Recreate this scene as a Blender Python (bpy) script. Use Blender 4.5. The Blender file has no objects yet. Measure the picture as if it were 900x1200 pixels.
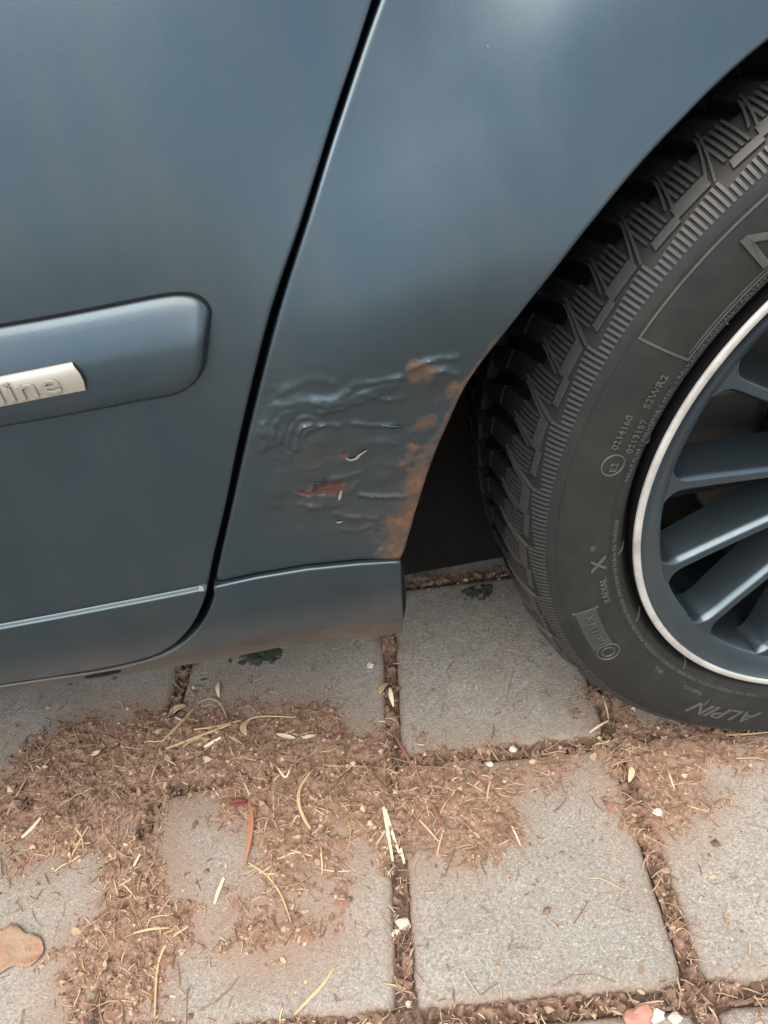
import bpy, bmesh, math, random
import numpy as np
from mathutils import Vector, Matrix
from mathutils.geometry import delaunay_2d_cdt
from mathutils.kdtree import KDTree

# ------------------------------------------------------------------ camera, sky, sun, exposure
S = bpy.context.scene
COL = S.collection
random.seed(7)
RNG = np.random.default_rng(11)
CAM = np.array([-.39269, -.36963, .65544])
PSI, TH, RO, FPX = -.00175, .65759, -.18337, 838.22
_f = np.array([math.sin(PSI)*math.cos(TH), math.cos(PSI)*math.cos(TH), -math.sin(TH)])
_r = np.array([math.cos(PSI), -math.sin(PSI), 0.])
_u = np.cross(_r, _f)
_c, _s = math.cos(RO), math.sin(RO)
CR, CU, CF = _c*_r + _s*_u, -_s*_r + _c*_u, _f
cam = bpy.data.cameras.new('camera')
cam.sensor_fit = 'HORIZONTAL'; cam.sensor_width = 36; cam.lens = FPX/900*36
cam.clip_start = .01; cam.clip_end = 500
co = bpy.data.objects.new('camera', cam); COL.objects.link(co)
co.matrix_world = Matrix(((CR[0], CU[0], -CF[0], CAM[0]), (CR[1], CU[1], -CF[1], CAM[1]),
                          (CR[2], CU[2], -CF[2], CAM[2]), (0, 0, 0, 1)))
S.camera = co
SUN_EL, SUN_AZ = math.radians(64), math.radians(205)      # azimuth clockwise from +Y
w = bpy.data.worlds.new('World'); S.world = w; w.use_nodes = True
nt = w.node_tree
sky = nt.nodes.new('ShaderNodeTexSky'); sky.sky_type = 'NISHITA'; sky.sun_disc = False
sky.sun_elevation = SUN_EL; sky.sun_rotation = SUN_AZ
sky.air_density = 1.2; sky.dust_density = 1.0
bg = nt.nodes['Background']; bg.inputs['Strength'].default_value = .085
ov = nt.nodes.new('ShaderNodeMix'); ov.data_type = 'RGBA'           # thin even cloud over the clear sky
ov.inputs[0].default_value = .55; ov.inputs[7].default_value = (6.3, 6.4, 6.2, 1)
nt.links.new(sky.outputs[0], ov.inputs[6]); nt.links.new(ov.outputs[2], bg.inputs['Color'])
sl = bpy.data.lights.new('sun', 'SUN'); sl.energy = 1.5; sl.angle = math.radians(60); sl.color = (1, .87, .72)
so = bpy.data.objects.new('sun', sl); COL.objects.link(so)
sd = Vector((math.sin(SUN_AZ)*math.cos(SUN_EL), math.cos(SUN_AZ)*math.cos(SUN_EL), math.sin(SUN_EL)))
so.rotation_euler = sd.to_track_quat('Z', 'Y').to_euler()
S.view_settings.view_transform = 'Standard'; S.view_settings.look = 'None'
S.view_settings.exposure = 2.08; S.view_settings.gamma = 1

# ------------------------------------------------------------------ helpers
def link(o, parent=None):
    COL.objects.link(o)
    if parent is not None: o.parent = parent
    return o

def mesh_obj(name, v, f, mat, parent=None, smooth=None, attrs=None):
    me = bpy.data.meshes.new(name)
    me.from_pydata([tuple(map(float, p)) for p in v], [], [tuple(map(int, q)) for q in f])
    me.update()
    if smooth is not None:
        me.polygons.foreach_set('use_smooth', [True]*len(me.polygons))
        me.set_sharp_from_angle(angle=math.radians(smooth))
    if attrs:
        for k, a in attrs.items():
            at = me.attributes.new(k, 'FLOAT', 'POINT'); at.data.foreach_set('value', np.asarray(a, np.float32))
    if mat: me.materials.append(mat)
    return link(bpy.data.objects.new(name, me), parent)

def fast_grid(name, V, F, mat, parent=None, smooth=True, attrs=None):
    me = bpy.data.meshes.new(name)
    V = np.asarray(V, np.float32); F = np.asarray(F, np.int32)
    k = F.shape[1]
    me.vertices.add(len(V)); me.vertices.foreach_set('co', V.ravel())
    me.loops.add(F.size); me.loops.foreach_set('vertex_index', F.ravel())
    me.polygons.add(len(F)); me.polygons.foreach_set('loop_start', np.arange(0, F.size, k, dtype=np.int32))
    me.update(calc_edges=True); me.validate()
    me.polygons.foreach_set('use_smooth', [smooth]*len(me.polygons))
    if attrs:
        for n_, a in attrs.items():
            at = me.attributes.new(n_, 'FLOAT', 'POINT'); at.data.foreach_set('value', np.asarray(a, np.float32))
    me.materials.append(mat)
    return link(bpy.data.objects.new(name, me), parent)

def tag(o, label=None, cat=None, group=None, kind=None):
    if label: o['label'] = label
    if cat: o['category'] = cat
    if group: o['group'] = group
    if kind: o['kind'] = kind
    return o

def vnoise(x, y, seed=0):
    x = np.asarray(x, float); y = np.asarray(y, float)
    xi = np.floor(x).astype(np.int64); yi = np.floor(y).astype(np.int64)
    fx = x-xi; fy = y-yi
    fx = fx*fx*(3-2*fx); fy = fy*fy*(3-2*fy)
    def h(a, b):
        n = (a*374761393 + b*668265263 + seed*982451653) & 0xffffffff
        n = ((n ^ (n >> 13))*1274126177) & 0xffffffff
        return ((n ^ (n >> 16)) & 0xffff)/65535.
    return (h(xi, yi)*(1-fx)+h(xi+1, yi)*fx)*(1-fy) + (h(xi, yi+1)*(1-fx)+h(xi+1, yi+1)*fx)*fy

def fbm(x, y, scale, octv=4, seed=0):
    t = 0; a = .5; n = 0
    for k in range(octv):
        t = t + a*vnoise(x*scale, y*scale, seed+k*17); n += a; a *= .5; scale *= 2.03
    return t/n

def sstep(a, b, x):
    t = np.clip((x-a)/(b-a), 0, 1); return t*t*(3-2*t)

def ray(px, py):
    return CR*(px-450)/FPX + CU*(600-py)/FPX + CF
def on_ground(px, py, z=0.):                     # survey: point of the ground seen in that direction
    d = ray(px, py); t = (z-CAM[2])/d[2]; return CAM + t*d
def on_plane_y(px, py, y):
    d = ray(px, py); t = (y-CAM[1])/d[1]; return CAM + t*d

def seg_dist(X, Y, poly, closed=False):
    P = np.asarray(poly, float); n = len(P)
    best = np.full(np.shape(X), 1e9)
    for i in range(n if closed else n-1):
        a = P[i]; b = P[(i+1) % n]; d = b-a; L = d@d+1e-12
        t = np.clip(((X-a[0])*d[0]+(Y-a[1])*d[1])/L, 0, 1)
        best = np.minimum(best, np.hypot(X-a[0]-t*d[0], Y-a[1]-t*d[1]))
    return best

def in_poly(X, Y, poly):
    P = np.asarray(poly, float); n = len(P); r = np.zeros(np.shape(X), bool)
    for i in range(n):
        x0, y0 = P[i]; x1, y1 = P[(i+1) % n]
        if y0 == y1: continue
        c = ((y0 > Y) != (y1 > Y)) & (X < (x1-x0)*(Y-y0)/(y1-y0)+x0)
        r ^= c
    return r

def resample(pts, h):
    P = np.asarray(pts, float); out = []
    for a, b in zip(P[:-1], P[1:]):
        n = max(1, int(math.ceil(np.linalg.norm(b-a)/h)))
        for k in range(n): out.append(a+(b-a)*k/n)
    out.append(P[-1]); return np.array(out)

def smooth_line(pts, n=8):                        # Catmull-Rom through the points
    P = np.asarray(pts, float); P = np.vstack([2*P[0]-P[1], P, 2*P[-1]-P[-2]]); out = []
    for i in range(1, len(P)-2):
        for k in range(n):
            t = k/n
            out.append(.5*((2*P[i])+(-P[i-1]+P[i+1])*t+(2*P[i-1]-5*P[i]+4*P[i+1]-P[i+2])*t*t+(-P[i-1]+3*P[i]-3*P[i+1]+P[i+2])*t**3))
    out.append(P[-2]); return np.array(out)

# ------------------------------------------------------------------ materials
def new_mat(name):
    m = bpy.data.materials.new(name); m.use_nodes = True
    return m, m.node_tree, m.node_tree.nodes['Principled BSDF']
def N(t, typ, **kw):
    n = t.nodes.new(typ)
    for k, v in kw.items():
        if k in n.inputs: n.inputs[k].default_value = v
        else: setattr(n, k, v)
    return n
def ramp(t, fac, stops):
    r = t.nodes.new('ShaderNodeValToRGB'); e = r.color_ramp.elements
    while len(e) < len(stops): e.new(.5)
    for q, (p, c) in zip(e, stops):
        q.position = p; q.color = (*c, 1) if len(c) == 3 else c
    t.links.new(fac, r.inputs[0]); return r
def mixc(t, fac, a, b, mode='MIX'):
    m = t.nodes.new('ShaderNodeMix'); m.data_type = 'RGBA'; m.blend_type = mode
    for s, v in ((m.inputs[0], fac), (m.inputs[6], a), (m.inputs[7], b)):
        if hasattr(v, 'links'): t.links.new(v, s)
        elif isinstance(v, (int, float)): s.default_value = v
        else: s.default_value = (*v, 1)
    return m.outputs[2]
def mth(t, op, a, b=None, clamp=False):
    m = t.nodes.new('ShaderNodeMath'); m.operation = op; m.use_clamp = clamp
    for s, v in zip(m.inputs, (a, b)):
        if v is None: continue
        if hasattr(v, 'links'): t.links.new(v, s)
        else: s.default_value = v
    return m.outputs[0]
def objco(t, glob=False):
    if glob:
        return t.nodes.new('ShaderNodeNewGeometry').outputs['Position']
    return t.nodes.new('ShaderNodeTexCoord').outputs['Object']
def noise(t, co_, scale, detail=4, rough=.6, dist=0):
    n = N(t, 'ShaderNodeTexNoise', Scale=scale, Detail=detail, Roughness=rough, Distortion=dist)
    t.links.new(co_, n.inputs['Vector']); return n.outputs['Fac']
def bump(t, h, strength, dist, b, prev=None):
    n = N(t, 'ShaderNodeBump', Strength=strength, Distance=dist); t.links.new(h, n.inputs['Height'])
    if prev is not None: t.links.new(prev, n.inputs['Normal'])
    t.links.new(n.outputs[0], b.inputs['Normal']); return n.outputs[0]

PAINT = (.033, .052, .066)
def paint_mat(name, rust=False):
    m, t, b = new_mat(name); P = objco(t)
    b.inputs['Metallic'].default_value = .92
    b.inputs['Roughness'].default_value = .36
    b.inputs['Coat Weight'].default_value = .35; b.inputs['Coat Roughness'].default_value = .2
    big = noise(t, P, 7, 5, .6, .4)
    fine = noise(t, P, 1500, 2, .7)
    mp = N(t, 'ShaderNodeMapping'); mp.inputs['Scale'].default_value = (9, 9, 2.2); t.links.new(P, mp.inputs[0])
    streak = noise(t, mp.outputs[0], 3.0, 5, .6)
    col = mixc(t, mth(t, 'MULTIPLY', ramp(t, big, [(.35, (0, 0, 0)), (.75, (1, 1, 1))]).outputs[0], .35), PAINT, tuple(c*1.25 for c in PAINT))
    col = mixc(t, mth(t, 'MULTIPLY', ramp(t, streak, [(.45, (0, 0, 0)), (.8, (1, 1, 1))]).outputs[0], .36), col, (.072, .073, .070))
    col = mixc(t, mth(t, 'MULTIPLY', fine, .25), col, (.085, .12, .15))
    # specks of dried dirt
    v = N(t, 'ShaderNodeTexVoronoi', Scale=75.); t.links.new(P, v.inputs['Vector'])
    spk = mth(t, 'LESS_THAN', v.outputs['Distance'], .045)
    rnd = N(t, 'ShaderNodeSeparateColor'); t.links.new(v.outputs['Color'], rnd.inputs[0])
    spk = mth(t, 'MULTIPLY', spk, mth(t, 'GREATER_THAN', rnd.outputs[0], .84))
    col = mixc(t, mth(t, 'MULTIPLY', spk, .6), col, (.2, .195, .18))
    vt = N(t, 'ShaderNodeTexVoronoi', Scale=28.); t.links.new(P, vt.inputs['Vector'])
    rt = N(t, 'ShaderNodeSeparateColor'); t.links.new(vt.outputs['Color'], rt.inputs[0])
    tar = mth(t, 'MULTIPLY', mth(t, 'LESS_THAN', mth(t, 'ADD', vt.outputs['Distance'], mth(t, 'MULTIPLY', noise(t, P, 160, 2, .6), .08)), .105), mth(t, 'GREATER_THAN', rt.outputs[1], .80))
    col = mixc(t, mth(t, 'MULTIPLY', tar, .5), col, (.018, .020, .022))
    # road dirt film, sitting on the low edge of the panels
    sx = N(t, 'ShaderNodeSeparateXYZ'); t.links.new(P, sx.inputs[0])
    low = N(t, 'ShaderNodeMapRange'); t.links.new(sx.outputs[2], low.inputs[0])
    low.inputs[1].default_value = .325; low.inputs[2].default_value = .268
    low.inputs[3].default_value = 0; low.inputs[4].default_value = 1
    film = mth(t, 'MULTIPLY', low.outputs[0], ramp(t, noise(t, P, 22, 5, .65), [(.2, (.35,)*3), (.7, (1,)*3)]).outputs[0])
    film = mth(t, 'MULTIPLY', film, .95)
    col = mixc(t, film, col, (.12, .085, .060))
    rgh = mth(t, 'ADD', .29, mth(t, 'MULTIPLY', ramp(t, streak, [(.3, (0, 0, 0)), (.8, (1, 1, 1))]).outputs[0], .12))
    rgh = mth(t, 'ADD', rgh, mth(t, 'MULTIPLY', film, .4), True)
    met = mth(t, 'SUBTRACT', .92, mth(t, 'MULTIPLY', film, .92), True)
    coat = mth(t, 'SUBTRACT', .35, film, True)
    hgt = mth(t, 'ADD', mth(t, 'MULTIPLY', noise(t, P, 900, 3, .7), .5), mth(t, 'MULTIPLY', noise(t, P, 9, 3, .5), 9.))
    rgh = mth(t, 'ADD', rgh, mth(t, 'MULTIPLY', ramp(t, big, [(.35, (0, 0, 0)), (.7, (1, 1, 1))]).outputs[0], .10))
    if rust:
        a = N(t, 'ShaderNodeAttribute', attribute_name='rust'); c = N(t, 'ShaderNodeAttribute', attribute_name='chip')
        ag = N(t, 'ShaderNodeAttribute', attribute_name='grime')
        n1 = noise(t, P, 190, 5, .7); n2 = noise(t, P, 60, 5, .65)
        rm = mth(t, 'ADD', a.outputs['Fac'], mth(t, 'MULTIPLY', mth(t, 'SUBTRACT', n1, .5), .9))
        rm = N(t, 'ShaderNodeMapRange'); 
        t.links.new(mth(t, 'ADD', a.outputs['Fac'], mth(t, 'MULTIPLY', mth(t, 'SUBTRACT', n1, .5), .9)), rm.inputs[0])
        rm.inputs[1].default_value = .36; rm.inputs[2].default_value = .62
        rmask = mth(t, 'MULTIPLY', rm.outputs[0], mth(t, 'GREATER_THAN', a.outputs['Fac'], .02))
        rmask = mth(t, 'MULTIPLY', rmask, .84)
        rgh = mth(t, 'ADD', rgh, mth(t, 'MULTIPLY', ag.outputs['Fac'], .26), True)
        rc = ramp(t, n2, [(.32, (.020, .011, .006)), (.52, (.056, .028, .012)), (.70, (.125, .052, .018))]).outputs[0]
        gm = mth(t, 'MULTIPLY', ag.outputs['Fac'], ramp(t, n2, [(.3, (.2,)*3), (.7, (1,)*3)]).outputs[0])
        col = mixc(t, mth(t, 'MULTIPLY', gm, .62, True), col, (.060, .053, .036))
        col = mixc(t, rmask, col, rc)
        cc = ramp(t, n1, [(.3, (.030, .014, .011)), (.7, (.075, .030, .022))]).outputs[0]
        cm = mth(t, 'GREATER_THAN', c.outputs['Fac'], .5)
        col = mixc(t, cm, col, cc)
        dirt = mth(t, 'MAXIMUM', rmask, cm)
        met = mth(t, 'SUBTRACT', met, dirt, True); coat = mth(t, 'SUBTRACT', coat, dirt, True)
        rgh = mth(t, 'ADD', rgh, mth(t, 'MULTIPLY', dirt, .35), True)
        hgt = mth(t, 'ADD', hgt, mth(t, 'MULTIPLY', mth(t, 'MULTIPLY', n1, dirt), 3.))
    t.links.new(col, b.inputs['Base Color']); t.links.new(rgh, b.inputs['Roughness'])
    t.links.new(met, b.inputs['Metallic']); t.links.new(coat, b.inputs['Coat Weight'])
    bump(t, hgt, .12, .0008, b)
    return m

def plain(name, col, rough=.6, metal=0., nscale=120, namt=.35, bstr=.2, bdist=.0006, dust=None):
    m, t, b = new_mat(name); P = objco(t)
    n = noise(t, P, nscale, 5, .65)
    c = mixc(t, mth(t, 'MULTIPLY', n, namt), col, tuple(min(1, x*2.0+.004) for x in col))
    if dust:
        n2 = noise(t, P, 26, 5, .65, .5)
        c = mixc(t, mth(t, 'MULTIPLY', ramp(t, n2, [(.42, (0,)*3), (.75, (1,)*3)]).outputs[0], dust[0]), c, dust[1])
    t.links.new(c, b.inputs['Base Color'])
    b.inputs['Roughness'].default_value = rough; b.inputs['Metallic'].default_value = metal
    bump(t, noise(t, P, nscale*4, 4, .7), bstr, bdist, b)
    return m

M_PAINT = paint_mat('car_paint'); M_RUST = paint_mat('car_paint_rusting', True)
M_BLACK = plain('black_plastic', (.006, .006, .007), .75)
M_LINER = plain('liner_plastic', (.006, .0055, .005), 1., dust=(.5, (.014, .011, .009)))
for _m in (M_BLACK, M_LINER): _m.node_tree.nodes['Principled BSDF'].inputs['Specular IOR Level'].default_value = .12
M_RUBBER = plain('tyre_rubber', (.0085, .009, .009), .58, 0, 90, .5, .25, .0005, (.45, (.031, .029, .026)))
M_TREAD = plain('tread_rubber', (.0085, .009, .010), .55, 0, 140, .5, .3, .0006, (.4, (.026, .024, .022)))
M_LETTER = plain('lettering_rubber', (.033, .034, .033), .5, 0, 200, .4, .2, .0004, (.5, (.085, .082, .076)))
for _m in (M_RUBBER, M_TREAD): _m.node_tree.nodes['Principled BSDF'].inputs['Specular IOR Level'].default_value = .28
M_LUG = plain('shoulder_rubber', (.019, .020, .0205), .5, 0, 160, .5, .3, .0005, (.45, (.052, .050, .046)))  # darker copy of the lettering rubber; arch shade is put into its colour
M_RIM = plain('rim_paint', (.054, .076, .094), .25, .85, 60, .3, .06, .0003, (.4, (.060, .064, .064)))
M_CUT = plain('machined_aluminium', (.40, .39, .37), .5, .45, 260, .3, .3, .0003, (.7, (.17, .16, .148)))
M_STEEL = plain('brake_steel', (.05, .048, .045), .5, .8, 60)
M_BADGE = plain('satin_badge', (.27, .255, .225), .42, .6, 300, .15, .1, .0002)
M_GLASS = plain('dark_glass', (.01, .012, .014), .08)
M_FLAKE = plain('paint_flake', (.15, .142, .128), .6)

def paver_mat():
    m, t, b = new_mat('concrete_paver'); P = objco(t, True)
    n1 = noise(t, P, 5, 6, .6, .6); n2 = noise(t, P, 42, 6, .7); n3 = noise(t, P, 420, 4, .75)
    oi = t.nodes.new('ShaderNodeObjectInfo')
    col = ramp(t, n1, [(.3, (.28, .268, .238)), (.7, (.365, .350, .312))]).outputs[0]
    col = mixc(t, mth(t, 'MULTIPLY', oi.outputs['Random'], .25), col, (.20, .195, .18))
    col = mixc(t, mth(t, 'MULTIPLY', ramp(t, n2, [(.4, (0,)*3), (.72, (1,)*3)]).outputs[0], .4), col, (.16, .135, .115))
    v = N(t, 'ShaderNodeTexVoronoi', Scale=560.); t.links.new(P, v.inputs['Vector'])
    sc = N(t, 'ShaderNodeSeparateColor'); t.links.new(v.outputs['Color'], sc.inputs[0])
    near = mth(t, 'LESS_THAN', v.outputs['Distance'], .40)
    lite = mth(t, 'MULTIPLY', near, mth(t, 'GREATER_THAN', sc.outputs[0], .62))
    dark = mth(t, 'MULTIPLY', near, mth(t, 'LESS_THAN', sc.outputs[0], .25))
    col = mixc(t, mth(t, 'MULTIPLY', mth(t, 'MULTIPLY', lite, sc.outputs[1]), 1.), col, (.48, .47, .435))
    col = mixc(t, mth(t, 'MULTIPLY', dark, .65), col, (.10, .095, .085))
    col = mixc(t, mth(t, 'MULTIPLY', ramp(t, noise(t, P, 260, 4, .8), [(.38, (1,)*3), (.54, (0,)*3)]).outputs[0], .62), col, (.13, .123, .110))
    col = mixc(t, mth(t, 'MULTIPLY', ramp(t, noise(t, P, 340, 3, .8), [(.52, (0,)*3), (.68, (1,)*3)]).outputs[0], .7), col, (.47, .455, .41))
    col = mixc(t, mth(t, 'MULTIPLY', ramp(t, noise(t, P, 13, 6, .65, 1.), [(.5, (0,)*3), (.72, (1,)*3)]).outputs[0], .45), col, (.19, .165, .135))
    v2 = N(t, 'ShaderNodeTexVoronoi', Scale=85.); t.links.new(P, v2.inputs['Vector'])
    s2 = N(t, 'ShaderNodeSeparateColor'); t.links.new(v2.outputs['Color'], s2.inputs[0])
    big = mth(t, 'MULTIPLY', mth(t, 'LESS_THAN', v2.outputs['Distance'], .14), mth(t, 'GREATER_THAN', s2.outputs[1], .85))
    col = mixc(t, mth(t, 'MULTIPLY', big, .45), col, (.50, .48, .44))
    # soaked-in rusty dust stains
    a = N(t, 'ShaderNodeAttribute', attribute_name='stain')
    st = mth(t, 'MULTIPLY', a.outputs['Fac'], ramp(t, noise(t, P, 130, 6, .75), [(.28, (.45,)*3), (.60, (1,)*3)]).outputs[0])
    col = mixc(t, mth(t, 'MULTIPLY', st, .85, True), col, (.26, .175, .13))
    t.links.new(col, b.inputs['Base Color']); b.inputs['Roughness'].default_value = .9
    h = mth(t, 'ADD', mth(t, 'MULTIPLY', n3, .8), mth(t, 'MULTIPLY', n2, .6))
    h = mth(t, 'ADD', h, mth(t, 'MULTIPLY', lite, .25))
    bump(t, h, 1., .0024, b)
    return m
def dirt_mat(name, cols, sc=150):
    m, t, b = new_mat(name); P = objco(t, True)
    n1 = noise(t, P, sc, 6, .75); n2 = noise(t, P, 18, 5, .6)
    c = ramp(t, n1, [(.28, cols[0]), (.5, cols[1]), (.72, cols[2])]).outputs[0]
    c = mixc(t, mth(t, 'MULTIPLY', ramp(t, n2, [(.35, (0,)*3), (.7, (1,)*3)]).outputs[0], .5), c, cols[3])
    v = N(t, 'ShaderNodeTexVoronoi', Scale=400.); t.links.new(P, v.inputs['Vector'])
    s = N(t, 'ShaderNodeSeparateColor'); t.links.new(v.outputs['Color'], s.inputs[0])
    li = mth(t, 'MULTIPLY', mth(t, 'LESS_THAN', v.outputs['Distance'], .35), mth(t, 'GREATER_THAN', s.outputs[0], .84))
    c = mixc(t, mth(t, 'MULTIPLY', li, .6), c, (.42, .34, .27))
    c = mixc(t, mth(t, 'MULTIPLY', N(t, 'ShaderNodeAttribute', attribute_name='joint').outputs['Fac'], .7), c, (.085, .054, .040))
    t.links.new(c, b.inputs['Base Color']); b.inputs['Roughness'].default_value = .95
    bump(t, noise(t, P, 500, 5, .8), .9, .002, b)
    return m
M_PAVER = paver_mat()
M_DIRT = dirt_mat('rusty_soil', [(.12, .070, .050), (.235, .145, .104), (.35, .24, .18), (.26, .145, .095)])
M_JOINT = dirt_mat('joint_soil', [(.09, .056, .044), (.17, .108, .082), (.26, .175, .14), (.18, .12, .095)])

def litter_mat(name, a, b_, c_):
    m, t, b = new_mat(name)
    g = t.nodes.new('ShaderNodeNewGeometry')
    c = ramp(t, g.outputs['Random Per Island'], [(0, a), (.55, b_), (1, c_)]).outputs[0]
    c = mixc(t, mth(t, 'MULTIPLY', noise(t, g.outputs['Position'], 300, 4, .7), .4), c, tuple(x*.5 for x in b_))
    t.links.new(c, b.inputs['Base Color']); b.inputs['Roughness'].default_value = .8
    return m
M_LITTER = litter_mat('litter', (.10, .058, .038), (.27, .175, .115), (.50, .39, .27))
M_STRAW = plain('straw', (.33, .235, .135), .7, 0, 160, .5)
M_PALE = plain('pale_straw', (.50, .43, .30), .7, 0, 160, .4)
M_TWIG = plain('red_twig', (.17, .075, .05), .7, 0, 160, .5)
M_LEAFY = plain('yellow_leaf', (.36, .26, .15), .6, 0, 120, .4)
M_LEAFT = plain('tan_leaf', (.20, .115, .07), .9, 0, 75, .9, .9, .002, dust=(.85, (.27, .215, .165)))
M_LEAFO = plain('orange_leaf', (.25, .115, .058), .7, 0, 120, .4)
M_PETAL = plain('red_petal', (.13, .03, .032), .6, 0, 90, .5)
M_CHIP = plain('white_chip', (.42, .395, .335), .85, 0, 150, .2)
M_BRICK = plain('brick_chip', (.30, .15, .115), .9, 0, 200, .4, .5, .001)
M_MOSS = plain('dark_moss', (.035, .038, .026), .95, 0, 300, .6, .9, .002)

# ------------------------------------------------------------------ ground: pavers laid 4.7 degrees off the car's line
PHI = -.08233
CP, SP = math.cos(PHI), math.sin(PHI)
def pav(a, b): return np.array([a*CP - b*SP, a*SP + b*CP])
def to_pav(x, y): return x*CP + y*SP, -x*SP + y*CP
ground = mesh_obj('ground', [(-60, -60, -.045), (60, -60, -.045), (60, 60, -.045), (-60, 60, -.045)], [(0, 1, 2, 3)], M_PAVER)
tag(ground, kind='structure')
pavement = bpy.data.objects.new('pavement', None); link(pavement); tag(pavement, kind='structure')
AJ = [-.69-.2565*k for k in range(5, 0, -1)] + [-.69, -.4335, -.208] + [-.208+.228*k for k in range(1, 8)]
BJ = [-.2045-.228*k for k in range(6, 0, -1)] + [-.2045, .0217, .285] + [.285+.24*k for k in range(1, 8)]
JB = [pav(AJ[0], BJ[0]), pav(AJ[-1], BJ[0]), pav(AJ[-1], BJ[-1]), pav(AJ[0], BJ[-1])]
joint = mesh_obj('joint_soil', [(*p, -.0105) for p in JB], [(0, 1, 2, 3)], M_JOINT, pavement)

SOIL = [(0,925),(35,880),(90,845),(200,828),(290,832),(345,818),(400,838),(445,858),(470,882),(560,890),(640,882),(690,868),(690,895),
        (620,915),(590,975),(548,1008),(512,985),(462,1000),(440,985),(405,1000),(385,1040),(378,1095),(330,1118),(275,1100),(272,1060),
        (305,1010),(296,970),(258,955),(208,955),(202,1000),(214,1060),(228,1100),(195,1150),(188,1210),(72,1210),(75,1110),(118,1060),
        (132,1005),(100,1000),(30,1012),(0,975),(-60,1000),(-60,930)]
SOIL2 = [(688,862),(712,822),(745,848),(800,862),(910,862),(910,880),(815,890),(832,935),(800,962),(770,985),(748,968),(715,930),(682,895)]
SOIL3 = [(0,1090),(30,1080),(50,1105),(52,1130),(0,1132),(-20,1110)]
gp = lambda L: np.array([on_ground(*q)[:2] for q in L])
soil_polys = [(gp(SOIL), .0064, .040, 0.), (gp(SOIL2), .0036, .030, 0.)]
def soil_thickness(X, Y):
    T = np.full(X.shape, -.004)
    wx = X + .020*(fbm(X, Y, 45, 3, 5)-.5); wy = Y + .020*(fbm(X, Y, 45, 3, 9)-.5)
    for P, h, w_, _ in soil_polys:
        d = seg_dist(wx, wy, P, True); ins = in_poly(wx, wy, P)
        sdv = np.where(ins, d, -d)
        t = np.where(sdv > 0, h*(1-np.exp(-sdv/w_)), sdv*.12)
        t = t - .0025*sstep(.52, .68, fbm(X, Y, 17, 3, 15))
        T = np.maximum(T, np.maximum(t, -.004))
    a, b = to_pav(X, Y)
    dj = np.full(X.shape, 1.)
    for q in AJ: dj = np.minimum(dj, abs(a-q))
    for q in BJ: dj = np.minimum(dj, abs(b-q))
    jn = sstep(.0100, .0062, dj)*(.0012+(fbm(X, Y, 14, 3, 77)-.5)*.003) - .0040*(1-sstep(.0100, .0062, dj))
    T = np.maximum(T, np.where(dj < .017, jn, -.004))
    rough = (fbm(X, Y, 210, 3, 21)-.5)
    clod = np.abs(fbm(X, Y, 120, 3, 31)-.5)
    T = T + np.clip(T+.003, 0, .01)/.01*(rough*.0055 - clod*.0050 + .0006) + rough*.0042 + (fbm(X, Y, 55, 3, 51)-.5)*.0062 + (vnoise(X*520, Y*520, 3)-.5)*.0022
    return T
def groove(X, Y, T):                              # the soil sinks into the joints where it lies thin
    a, b = to_pav(X, Y); dj = np.full(np.shape(X), 1.)
    for q in AJ: dj = np.minimum(dj, abs(a-q))
    for q in BJ: dj = np.minimum(dj, abs(b-q))
    return .0062*(1-sstep(.0040, .0085, dj))*np.exp(-np.clip(T-.0012, 0, 1)/.0007)
hx = .0016
gx = np.arange(-1.0, .20, hx); gy = np.arange(-.32, .36, hx)
GX, GY = np.meshgrid(gx, gy)
TT = soil_thickness(GX, GY)
Z = np.where(TT > 0, TT, TT*1.5) + .0006 - groove(GX, GY, TT)
keep = TT > -.0012
nyy, nxx = GX.shape
idx = np.arange(nyy*nxx).reshape(nyy, nxx)
q = keep[:-1, :-1] & keep[1:, :-1] & keep[:-1, 1:] & keep[1:, 1:]
F = np.stack([idx[:-1, :-1][q], idx[:-1, 1:][q], idx[1:, 1:][q], idx[1:, :-1][q]], -1)
used = np.unique(F); remap = np.full(nyy*nxx, -1); remap[used] = np.arange(len(used))
V = np.stack([GX.ravel(), GY.ravel(), Z.ravel()], -1)[used]
_a, _b = to_pav(V[:, 0], V[:, 1]); _d = np.full(len(V), 1.)
for q_ in AJ: _d = np.minimum(_d, abs(_a-q_))
for q_ in BJ: _d = np.minimum(_d, abs(_b-q_))
damp = (1-sstep(.005, .011, _d))*np.exp(-np.clip(TT.ravel()[used]-.0014, 0, 1)/.0009)      # the soil packed in the joints is a darker one
soil = fast_grid('soil', V, remap[F], M_DIRT, attrs={'joint': damp})
tag(soil, 'reddish brown crumbly soil drifted over the pavers beside the car', 'soil', kind='stuff')

def stain_at(X, Y):
    s = np.zeros(X.shape)
    for P, h, w_, _ in soil_polys[:2]:
        d = seg_dist(X, Y, P, True); ins = in_poly(X, Y, P)
        s = np.maximum(s, np.where(ins, 1, np.exp(-d/.028)))
    a, b = to_pav(X, Y)
    for q_ in AJ: s = np.maximum(s, .75*np.exp(-np.maximum(abs(a-q_)-.008, 0)/.006))
    for q_ in BJ: s = np.maximum(s, .75*np.exp(-np.maximum(abs(b-q_)-.008, 0)/.006))
    return np.clip(s*(.45+1.2*fbm(X, Y, 26, 3, 4)) + .5*sstep(.52, .75, fbm(X, Y, 9, 4, 8)), 0, 1)

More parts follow.
